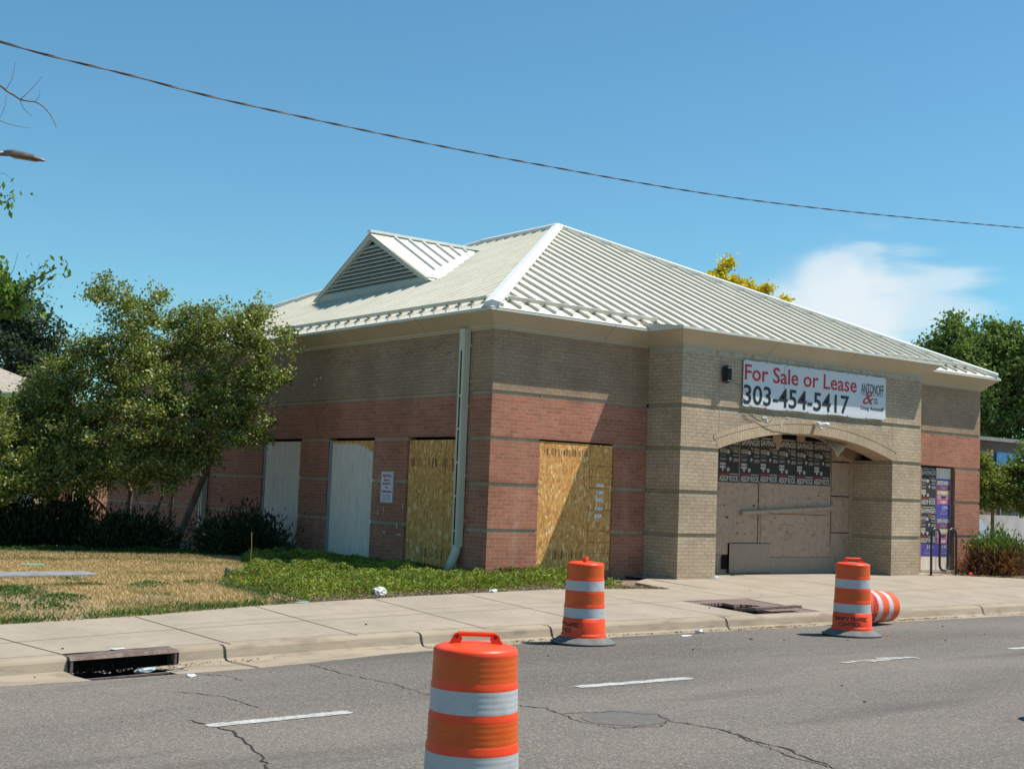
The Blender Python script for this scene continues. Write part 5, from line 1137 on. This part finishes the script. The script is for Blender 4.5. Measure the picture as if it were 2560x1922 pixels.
# street tree whose right-hand branches reach in from the left
def reach(name, origin, branches, label, leafy, leaf_l, per, cols, seed, trunk_r=.12, crown_extra=None):
    r_ = np.random.default_rng(seed); t_ = thing(name, origin, label, 'tree'); b = MB(origin); Cs = []
    for P_, rad, lf in branches:
        pts = interp(P_, 4); n = len(pts); b.tube(pts, list(np.linspace(rad, max(rad*.25, .002), n)), 6 if rad > .02 else 4, cap=False)
        if lf:
            for p in pts[len(pts)//3:]:
                for _ in range(lf): Cs.append(np.array(p) + r_.normal(size=3)*np.array([.09, .09, .08]))
    b.build('trunk', BARK, t_, smooth=True)
    if crown_extra:
        for (x, y, z, rr_), n in crown_extra:
            d = r_.normal(size=(n, 3)); d /= np.linalg.norm(d, axis=1, keepdims=True); Cs += list(np.array((x, y, z)) + d*rr_*(r_.random((n, 1))**.4)*np.array([1, 1, .7]))
    C_ = np.array(Cs); n = len(C_); D_ = r_.normal(size=(n, 3)); D_[:, 2] -= 1.1; tone = r_.random((n, 1)); cc = np.array(cols[0])+(np.array(cols[1])-np.array(cols[0]))*tone
    Ls = leaf_l*(.7+.6*r_.random(n)); leaves('crown', C_ - np.array(origin), D_, Ls, Ls*.5, cc, LEAF, t_); return t_
T0 = (-10.4, -2.3, -.1)
reach('street_tree', T0, [
    ([T0, (-10.35, -2.35, 1.5), (-10.2, -2.5, 3.0), (-10.1, -2.6, 4.2), (-9.95, -2.75, 5.4)], .14, 0),
    ([(-10.2, -2.5, 3.0), (-9.7, -2.85, 3.35), (-9.3, -3.08, 3.5), (-9.02, -3.26, 3.75), (-8.83, -3.40, 3.9)], .03, 5),
    ([(-9.5, -2.95, 3.45), (-9.2, -3.15, 3.55), (-8.98, -3.30, 3.66), (-8.86, -3.38, 3.80)], .012, 4),
    ([(-9.35, -3.05, 3.5), (-9.15, -3.2, 3.45), (-8.95, -3.3, 3.37)], .009, 6),
    ([(-9.4, -3.0, 3.55), (-9.25, -3.12, 3.8), (-9.2, -3.16, 4.05)], .006, 0), ([(-9.3, -3.08, 3.55), (-9.1, -3.22, 3.72), (-8.98, -3.30, 3.85)], .006, 4),
    ([(-9.1, -3.22, 3.6), (-9.02, -3.27, 3.75), (-8.99, -3.29, 3.95)], .005, 0), ([(-8.98, -3.3, 3.64), (-8.9, -3.36, 3.58), (-8.84, -3.4, 3.55)], .004, 0),
    ([(-10.1, -2.6, 4.2), (-9.7, -2.9, 4.55), (-9.45, -3.04, 4.68), (-9.32, -3.13, 4.70)], .012, 6),
    ([(-9.95, -2.75, 5.4), (-9.6, -3.0, 5.95), (-9.42, -3.16, 5.88), (-9.3, -3.25, 5.80), (-9.15, -3.34, 5.78), (-9.03, -3.42, 5.66), (-8.96, -3.48, 5.5)], .016, 0),
    ([(-9.32, -3.24, 5.80), (-9.24, -3.3, 5.90), (-9.13, -3.38, 6.08)], .006, 0), ([(-9.46, -3.13, 5.9), (-9.4, -3.16, 6.05), (-9.38, -3.18, 6.25)], .005, 0),
    ([(-9.32, -3.24, 5.8), (-9.28, -3.27, 5.7), (-9.2, -3.32, 5.62)], .004, 0), ([(-9.5, -3.1, 5.55), (-9.35, -3.2, 5.50), (-9.2, -3.3, 5.48)], .005, 0), ([(-9.18, -3.33, 5.78), (-9.14, -3.36, 5.86), (-9.14, -3.36, 5.93)], .003, 0),
    ([(-9.55, -3.02, 4.9), (-9.4, -3.1, 4.95), (-9.3, -3.2, 4.82)], .004, 0), ([(-9.44, -3.12, 5.86), (-9.45, -3.12, 5.7), (-9.52, -3.06, 5.5)], .004, 0)],
    'large-leaved street tree with bare twigs reaching in from the left edge', 5, .088, 0, [(.05, .11, .015), (.16, .26, .04)], 4,
    crown_extra=[((-9.55, -2.95, 3.55, .45), 1500), ((-9.25, -3.1, 3.42, .20), 300), ((-9.9, -2.7, 3.7, .8), 2500), ((-9.4, -2.98, 3.8, .15), 120), ((-9.2, -3.12, 3.6, .13), 110)])
GD = [(.018, .038, .022), (.07, .10, .06)]
tree('dark_elm_tree', [[(.2, 33, -.05), (.3, 33, 2), (.4, 33, 4)]], [(.6, 33.0, 6.3, 1.9), (1.3, 32.4, 7.6, 1.2), (2.2, 31.9, 6.4, 1.3), (-.4, 33.6, 7.8, 2.2), (2.2, 31.9, 5.0, 1.2), (0, 33, 4.6, 2), (2.6, 31.6, 5.6, .8)],
     'dark blue-green tree behind the neighbouring shingle roof at the left', 'tree', 420, 30000, .16, GD, clump=.28, r0=.25, seed=8, mat=LEAFM)
GC = [(.07, .125, .03), (.21, .285, .075)]
tree('cottonwood_tree', [[(40.5, 16.2, -.05), (40.4, 16.2, 2.5), (40.2, 16.2, 5)]], [(38.6, 16.7, 8.6, 1.6), (37.6, 17.3, 7.3, 1.0), (39.4, 16.1, 7.4, 1.7), (41.2, 15.2, 8.6, 1.6), (39.8, 15.9, 9.4, 1.1), (40.3, 15.7, 8.2, 1.5), (42.0, 14.6, 9.0, 1.4), (41.6, 14.8, 6.6, 1.7), (39.6, 16.0, 5.6, 1.5), (38.5, 16.6, 9.6, .8), (43, 13.9, 7, 2.5), (41.5, 15, 5.0, 1.5), (37.0, 17.7, 7.7, .6), (38.6, 16.6, 10.2, .35)],
     'tall cottonwood tree rising behind the right corner of the building', 'tree', 620, 44000, .19, GC, clump=.26, r0=.4, seed=12, mat=LEAFM)
tree('yellow_leaved_tree', [[(20.2, 12.8, -.05), (20.1, 12.7, 3), (19.9, 12.4, 6)]], [(19.0, 12.7, 8.9, .55), (19.15, 12.45, 9.55, .28), (19.3, 12.35, 8.6, .7), (19.8, 12.0, 8.6, .5), (20.3, 11.7, 8.2, .5), (20.75, 11.3, 8.35, .32), (18.7, 12.85, 9.05, .22), (19.5, 12.4, 7.5, 1.1), (20.1, 12.1, 7.2, 1.0), (19.0, 12.6, 9.7, .16), (20.25, 11.75, 8.75, .25)],
     'golden yellow tree top showing behind the right hip of the roof', 'tree', 300, 17000, .13, [(.42, .34, .02), (.80, .64, .04)], clump=.11, r0=.16, seed=14, mat=LEAFM)
tree('young_tree', [[(20.6, 3.2, -.05), (20.6, 3.2, 1), (20.6, 3.2, 1.8)]], [(20.5, 3.25, 2.3, .7), (20.2, 3.5, 1.75, .5), (20.9, 2.95, 2.0, .6), (20.35, 3.4, 2.9, .3)], 'slender young tree close behind the right corner of the building', 'tree', 150, 9000, .10, G1, clump=.14, r0=.05, seed=21, mat=LEAFM)
tree('young_tree', [[(21.6, 2.6, -.05), (21.6, 2.6, 1), (21.5, 2.7, 2)]], [(21.5, 2.6, 2.6, .85), (21.2, 2.8, 2.0, .6), (21.9, 2.3, 3.0, .9), (21.7, 2.5, 1.6, .6), (22.4, 2.0, 2.3, .9)], 'bushy young tree at the right edge in front of the low white wall', 'tree', 240, 15000, .10, GC, clump=.14, r0=.05, seed=22, mat=LEAFM)
tree('purple_plum_tree', [[(-.6, 25.0, -.05), (-.6, 25.0, 2)]], [(-.55, 25.0, 3.4, .6), (-.3, 24.9, 3.9, .3), (-.7, 25.1, 3.0, .8)], 'purple-leaved plum tree in front of the neighbouring roof at the left edge', 'tree', 90, 4500, .1, [(.06, .02, .03), (.14, .06, .08)], clump=.12, r0=.05, seed=23, mat=LEAFM)

def shrub(name, c_, r, h, n, leaf_l, cols, label, cat='shrub', seed=1, group=None, up=1.2, low=None, aspect=.3, dead=None, stems=14):
    r_ = np.random.default_rng(seed); o_ = thing(name, c_, label, cat, group); K = 26
    d = r_.normal(size=(K, 3)); d[:, 2] = abs(d[:, 2]); d /= np.linalg.norm(d, axis=1, keepdims=True); L_ = d*np.array([r[0], r[1], h])*(.62+.3*r_.random((K, 1)))
    idx = r_.integers(0, K, n); jit = r_.normal(size=(n, 3))*np.array([r[0]*.17, r[1]*.17, h*.17]); C_ = L_[idx]*(.55+.5*r_.random((n, 1))) + jit; C_[:, 2] = np.abs(C_[:, 2])+.02
    D_ = C_/np.linalg.norm(C_, axis=1, keepdims=True) + r_.normal(size=(n, 3))*.5; D_[:, 2] += up; tone = r_.random((n, 1)); cc = np.array(cols[0])+(np.array(cols[1])-np.array(cols[0]))*tone
    if dead is not None:
        mask = (C_[:, 2] < h*dead[1]*(.8+.5*r_.random(n))); cc[mask] = np.array(dead[0])*(0.6+.8*r_.random((mask.sum(), 1)))
    Ls = leaf_l*(.6+.8*r_.random(n)); leaves('foliage', C_, D_, Ls, Ls*aspect, cc, LEAFM, o_)
    b = MB()
    for k in range(stems): e = L_[k % K]; b.tube([(0.1*e[0], .1*e[1], -.02), tuple(e*.5+r_.normal(size=3)*.03), tuple(e*.9)], [.014, .009, .004], 5, cap=False)
    b.build('stems', BARK, o_); return o_
PIN = [(.014, .030, .012), (.045, .075, .028)]
shrub('mugo_pine', (-1.35, 6.6, 0), (1.25, .9), .95, 9000, .11, PIN, 'dark mugo pine shrub below the rear grey boarded window', seed=31, group='dark pine shrubs along the side wall')
shrub('mugo_pine', (-3.3, 8.0, 0), (1.1, .8), .85, 7000, .11, PIN, 'dark mugo pine shrub under the crabapple trunks', seed=32, group='dark pine shrubs along the side wall')
shrub('mugo_pine', (-4.35, 9.1, 0), (1.0, .9), 1.25, 8000, .11, PIN, 'dark mugo pine shrub second from the left edge under the trees', seed=33, group='dark pine shrubs along the side wall')
shrub('mugo_pine', (-5.4, 9.6, 0), (1.0, .9), 1.35, 8000, .11, PIN, 'dark mugo pine shrub at the far left edge under the trees', seed=34, group='dark pine shrubs along the side wall')
JUN = [(.045, .09, .018), (.15, .21, .045)]
shrub('juniper_hedge', (14.6, -.75, -.03), (1.35, .62), .98, 17000, .10, JUN, 'clipped juniper hedge, green above and dead brown below, at the right corner', 'hedge', seed=41, dead=((.16, .075, .045), .62), stems=26, up=1.0)
shrub('juniper_hedge', (17.1, -.9, -.03), (1.6, .7), 1.0, 14000, .10, JUN, 'juniper hedge with brown dead patches running out of the right edge', 'hedge', seed=42, dead=((.17, .08, .05), .6), stems=26, up=1.0)

# low green ground cover in the bed, weeds and grass
def scatter(name, region, n, hfun, leaf_l, cols, seed, aspect=.34, per=1, mat=LEAFM, up=.9, accent=None, thick=1.):
    r_ = np.random.default_rng(seed); P_ = []
    x0, x1, y0, y1, ok = region; pts = []
    while len(pts) < n:
        m_ = 4000; X = x0+(x1-x0)*r_.random(m_); Y = y0+(y1-y0)*r_.random(m_)
        for x, y in zip(X, Y):
            h = ok(x, y)
            if h > 0 and r_.random() < min(1, h+.15): pts.append((x, y, h))
            if len(pts) >= n: break
    A = np.array(pts[:n]); H = np.array([hfun(x, y)*h for x, y, h in A]); base = np.array([gz(x, y) for x, y, _ in A])
    Z = base - .04 + H*(1-(r_.random(n)**2.2)*thick); C_ = np.stack([A[:, 0], A[:, 1], Z], 1); D_ = r_.normal(size=(n, 3)); D_[:, 2] += up
    tone = np.clip(.5*r_.random(n) + .5*np.array([.5+.9*noise.noise(Vector((x*1.3, y*1.3, 7))) for x, y, _ in A]), 0, 1)[:, None]; cc = np.array(cols[0])+(np.array(cols[1])-np.array(cols[0]))*tone
    if accent: k = r_.random(n) < accent[1]; cc[k] = np.array(accent[0])
    Ls = leaf_l*(.6+.8*r_.random(n)); return leaves(name, C_, D_, Ls, Ls*aspect, cc, mat)
def bed_mask(x, y):
    e = walkB(x) if x < 2.3 else -1.6
    f = min((y-e-.22)/.25, (x+4.95+.45*noise.noise(Vector((y*1.2, 2, 0))))/.3, (1.75-x)/.2 if y < -.9 else 1)
    if y > .6: f = min(f, (x - (-4.3+.46*(y-.6)) )/.3)
    if y > 0: f = min(f, (-x-.05)/.1)
    if y > -.02 and x > -.05: return 0
    return max(0, min(1, f + .35*noise.noise(Vector((x*1.9, y*1.9, 1))) - 2.2*max(0, noise.noise(Vector((x*1.1, y*1.1, 12)))-.28)))
GCV = [(.07, .12, .018), (.31, .35, .06)]
gc = scatter('ground_cover', (-5.6, 1.8, -2.5, 6.6, bed_mask), 60000, lambda x, y: max(.07, .20*(.8+1.1*noise.noise(Vector((x*1.3, y*1.3, 3)))+.5*noise.noise(Vector((x*4, y*4, 3))))), .066, GCV, 51, accent=((.30, .10, .04), .010)); tag(gc, kind='stuff')
def weed_mask(x, y):
    if x > .05 or not (5.0 < y < 9.3): return 0
    c_ = 6.2 + (-x-2)*.35; return max(0, 1-abs(y-c_-.5)/.9)*(.6+.6*noise.noise(Vector((x*2, y*2, 9)))) if x < -1.2 else 0
wd = scatter('weeds', (-8, -1.2, 4.5, 9.4, weed_mask), 9000, lambda x, y: .22, .07, [(.03, .075, .015), (.07, .15, .03)], 52, aspect=.45); tag(wd, kind='stuff')
sd = scatter('red_seedlings', (-.0, 2.3, -.5, -.05, lambda x, y: 1 if x > .05 else .0), 700, lambda x, y: .22, .06, [(.05, .012, .014), (.11, .03, .03)], 53); tag(sd, kind='stuff')
PATCH = [(-8.25, -.9, .42), (-6.55, -.7, .4), (-6.2, -.35, .5), (-7.9, -1.6, .45), (-5.6, -.3, .3), (-8.9, -2.2, .5), (-8.3, -2.3, .4), (-7.0, .6, .3), (-9.0, .4, .5)]
wp = scatter('lawn_weeds', (-9.8, -5.0, -3.2, 1.4, lambda x, y: 0 if y < walkB(x)+.05 else max(0, max(1-math.hypot((x-a)/1.3, y-c_)/r for a, c_, r in PATCH))), 3800, lambda x, y: .11, .05, [(.04, .09, .02), (.11, .19, .05)], 55, aspect=.4); tag(wp, kind='stuff')
def grass(name, n, region, h, wd, seed, colf, dens):
    r_ = np.random.default_rng(seed); x0, x1, y0, y1 = region; X = x0+(x1-x0)*r_.random(n*2); Y = y0+(y1-y0)*r_.random(n*2)
    keep = np.array([dens(x, y) > r_.random() for x, y in zip(X, Y)]); X, Y = X[keep][:n], Y[keep][:n]; n = len(X)
    cc = np.array([colf(x, y, r_) for x, y in zip(X, Y)]); H = h*(.5+r_.random(n)); base = np.array([gz(x, y) for x, y in zip(X, Y)])
    D_ = r_.normal(size=(n, 3))*np.array([.55, .55, .1]); D_[:, 2] = 1; C_ = np.stack([X, Y, base + H*.32 - .01], 1)
    return leaves(name, C_, D_, H, wd*(.6+.8*r_.random(n)), cc, GRASSM)
def ldens(x, y):
    if y < walkB(x)-.03+.05*noise.noise(Vector((x*5, 0, 0))): return 0
    if bed_mask(x, y) > .25 or (y > 8.2-.2*x*0): return 0
    lim = -4.75 + max(0, y+.5)*.46
    if x > lim: return 0
    bare = noise.noise(Vector((x*.55, y*.55, 5))); return max(.35, min(1, 1.0 - max(0, bare-.12)*4))
def lcol(x, y, r_):
    e = y-walkB(x); g = max(0, 1-e/(1.3 if x < -6.6 else .6 if x < -5.9 else .2))*1.15*(.8+.6*noise.noise(Vector((x*1.1, y, 3)))); pt = noise.noise(Vector((x*.9+4, y*.9, 8))); g += max(0, pt-.02)*3.0*(1 if e < 3.2 else .3); g = max(0, min(1, g + (r_.random()-.5)*.25))
    t = r_.random(); dry = np.array([.42, .29, .145])*(1-t)+np.array([.68, .50, .28])*t; gr = np.array([.04, .08, .016])*(1-t)+np.array([.11, .165, .04])*t
    if y > 4.8: dry = dry*.0 + np.array([.22, .2, .09])*(.6+.7*t) if r_.random() < .4 else dry
    return dry*(1-g)+gr*g
gs = grass('grass', 150000, (-12.5, -1.5, -3.6, 8.4), .055, .011, 61, lcol, ldens); tag(gs, kind='stuff')
gs = grass('tall_grass', 9000, (-12.5, -5.6, -3.6, -2.2), .11, .010, 62, lambda x, y, r_: np.array([.06, .12, .02])*(.7+r_.random()), lambda x, y: max(0, 1-(y-walkB(x))/.4)*(.6+noise.noise(Vector((x*1.5, 0, 0)))) if y > walkB(x) else 0); tag(gs, kind='stuff')

def debris(name, n, fun, seed, cols, ln=(.02, .05)):
    r_ = np.random.default_rng(seed); P_ = np.array([fun(r_) for _ in range(n)]); Z = np.array([gz(x, y) + .008 for x, y in P_]); D_ = r_.normal(size=(n, 3)); D_[:, 2] *= .15
    L_ = r_.uniform(*ln, n); t = r_.random((n, 1)); cc = np.array(cols[0]) + (np.array(cols[1])-np.array(cols[0]))*t
    return tag(leaves(name, np.stack([P_[:, 0], P_[:, 1], Z], 1), D_, L_, L_*.45, cc, GRASSM), kind='stuff')
def fg_(r_):
    x = r_.choice([-8.2, .6, 1.3, 3.9, 5.2, -3.6, -1.2, 8.4]) + r_.normal()*.55; return (x, -5.45 - abs(r_.normal())*.09)
debris('gutter_debris', 1300, fg_, 71, [(.07, .05, .035), (.34, .27, .19)], (.012, .04))
debris('mulch_chips', 5200, lambda r_: (lambda x: (x, walkB(x) + .02 + abs(r_.normal())*.22))(r_.uniform(-5.6, 2.3)), 72, [(.07, .045, .03), (.42, .33, .24)], (.02, .06))
debris('mulch_chips', 1500, lambda r_: (lambda x: (x, walkB(x) + .02 + abs(r_.normal())*.25))(r_.uniform(12.6, 17)), 73, [(.07, .045, .03), (.36, .28, .2)], (.02, .06))
debris('pit_litter', 900, lambda r_: (r_.uniform(1.25, 1.85), r_.uniform(-5.05, -3.95)), 74, [(.10, .07, .05), (.50, .42, .32)], (.015, .04)).location = (0, 0, -.10)
debris('road_grit', 900, lambda r_: (r_.uniform(-10, 10), -6.0 - abs(r_.normal())*1.6), 75, [(.05, .045, .04), (.3, .26, .22)], (.008, .022))

# ---------------------------------------------------------------- buildings and things further off
nb = thing('neighbouring_building', (-4, 30, 0), 'low orange brick building with a grey shingle roof half hidden at the left', 'building'); NBO = (-4, 30, 0)
b = MB(NBO); b.box(-16, 2.95, 25.6, 36, -.1, 3.9); b.build('wall', NBRICK, nb)
b = MB(NBO); b.quad((-17, 25.0, 4.05), (1.2, 25.0, 4.05), (-4.0, 30.5, 6.6), (-12, 30.5, 6.6)); b.quad((1.2, 25.0, 4.05), (1.2, 36.5, 4.05), (-4.0, 30.5, 6.6)); b.quad((-17, 36.5, 4.05), (-12, 30.5, 6.6), (-4.0, 30.5, 6.6), (1.2, 36.5, 4.05)); b.quad((-17, 25, 4.05), (-12, 30.5, 6.6), (-17, 36.5, 4.05))
b.build('roof', noisy('shingles', (.25, .22, .18), (.36, .32, .27), 6, stretch=(1, 1, 6), rough=.95), nb)
b = MB(NBO); b.box(-17, 1.25, 24.9, 25.0, 3.88, 4.06); b.box(1.2, 1.3, 25.0, 36.5, 3.88, 4.06); b.build('gutter', noisy('gutter_grey', (.16, .19, .21), (.2, .24, .26), 3), nb)
b = MB(NBO); b.box(-.35, .25, 25.5, 25.62, -.1, 2.2); b.build('door', plain('blue_grey_door', (.10, .13, .16), .5), nb)
b = MB(NBO); b.box(.25, .7, 25.48, 25.62, -.1, 2.9); b.box(1.55, 2.1, 25.5, 25.62, -.1, 2.9); b.build('tan_panel', noisy('tan_panel', (.38, .28, .19), (.44, .33, .22), 3), nb)
b = MB(NBO); b.box(.92, 1.12, 25.4, 25.6, .9, 1.7); b.build('meter_box', plain('meter_grey', (.22, .27, .29), .5), nb)
fb = thing('brown_building', (30, 9, 0), 'brown block building with flat roof and a blue sign band behind the right corner', 'building'); FBO = (30, 9, 0)
# its front runs parallel to the street
b = MB(FBO); b.box(23.0, 45, 6.3, 18, -.1, 3.74); b.build('wall', FBRICK, fb)
b = MB(FBO); b.box(22.95, 45.05, 6.2, 18.05, 3.74, 3.86); b.build('parapet_cap', noisy('cap_grey', (.22, .22, .2), (.27, .27, .24), 3), fb)
b = MB(FBO); b.box(25.6, 31, 6.22, 6.3, 2.95, 3.38); sgo = b.build('sign_band', noisy('sign_blue', (.03, .17, .36), (.05, .22, .42), 3), fb)
b = MB(FBO); b.box(25.9, 27.4, 6.24, 6.31, .9, 2.2); wno = b.build('window', plain('window_dark', (.04, .05, .06), .15, .6), fb); b = MB(FBO); b.box(25.85, 27.45, 6.235, 6.315, 2.2, 2.26); b.box(25.85, 25.9, 6.235, 6.315, .9, 2.2); b.build('frame', MATS['cap_grey'], wno)
lw = thing('low_white_wall', (28, 4.1, 0), 'low chipped white wall with a crack behind the hedge at the right', 'wall'); LWO = (28, 4.1, 0)
b = MB(LWO); b.box(19.5, 21.1, 4.0, 4.2, -.1, 1.32); b.box(21.13, 45, 4.0, 4.2, -.1, 1.31); b.build('wall', noisy('white_render', (.44, .43, .42), (.54, .53, .52), 2, c3=(.3, .29, .28), scale3=6, f3=.4), lw)
b = MB(LWO); rr = random.Random(3); z = .3
while z < 1.3: x = 21.1+rr.uniform(-.03, .03); b.box(x-.02-.02*rr.random(), x+.05, 3.99, 4.0, z, z+.06); z += .06
b.build('crack', plain('wall_crack', (.12, .09, .07), .9), lw)
pv = MB(); pv.quad((14.9, 4.0, -.05), (60, 4.0, -.05), (60, 40, -.05), (14.9, 40, -.05)); tag(pv.build('parking_lot', ASPH), kind='structure')
# parked car, only its rear corner shows
car = thing('parked_car', (17.2, 3.2, 0), 'silver hatchback parked behind the right corner, mostly hidden by the brick wall', 'car', rz=R(0)); CM = plain('silver_paint', (.42, .44, .46), .3, .6, .5)
def carbody():
    b = MB(); prof = [(-2.05, .35), (-2.1, .62), (-2.0, .86), (-1.2, .98), (-.55, 1.40), (.9, 1.45), (1.55, 1.22), (1.72, .95), (1.82, .88), (1.86, .55), (1.80, .33)]
    secs = [(-.80, .0), (-.84, .03), (.84, .03), (.80, .0)]
    for (xa, za), (xb, zb_) in zip(prof[:-1], prof[1:]):
        wa = .84 if za < 1.0 else .84-(za-1)*.42; wb_ = .84 if zb_ < 1.0 else .84-(zb_-1)*.42
        b.quad((xa, -wa, za), (xa, wa, za), (xb, wb_, zb_), (xb, -wb_, zb_))
    for sgn in (-1, 1):
        pts = [(x, sgn*(.84 if z < 1.0 else .84-(z-1)*.42), z) for x, z in prof]; low = [p for p in pts if p[2] <= 1.0]; b.quad(*(low if sgn > 0 else low[::-1])); hi_ = [p for p in pts if p[2] > .97 or p[0] in (-1.2, 1.72)]; b.quad(*(hi_ if sgn > 0 else hi_[::-1]))
    return b
carbody().build('body', CM, car)
b = MB(); b.quad((1.56, -.62, 1.20), (1.56, .62, 1.20), (1.71, .7, .99), (1.71, -.7, .99)); b.quad((-.58, -.84+.15, 1.38), (.88, -.84+.15, 1.42), (1.4, -.79, 1.05), (-1.05, -.83, 1.02)); 
wo = b.build('windows', plain('car_glass', (.02, .025, .03), .08, .8), car); wo.location = (.012, -.012, .008)
for x in (-1.3, 1.15):
    for y in (-.86, .72):
        b = MB(); b.tube([(x, y, .31), (x, y+.14, .31)], .31, 20); wh = b.build('wheel', plain('tyre', (.02, .02, .02), .8), car); b = MB(); b.tube([(x, y-.006, .31), (x, y+.0, .31)], .18, 16); b.build('rim', plain('rim', (.4, .4, .42), .3, metal=.8), wh)
for y in (-.78, .62):
    b = MB(); b.box(1.80, 1.87, y, y+.16, .74, .90); b.build('tail_light', plain('tail_red', (.4, .02, .02), .3), car)
b = MB(); b.box(1.86, 1.9, -.75, .75, .4, .6); b.build('bumper', CM, car)
car.location = (17.05, 3.0, -.04)
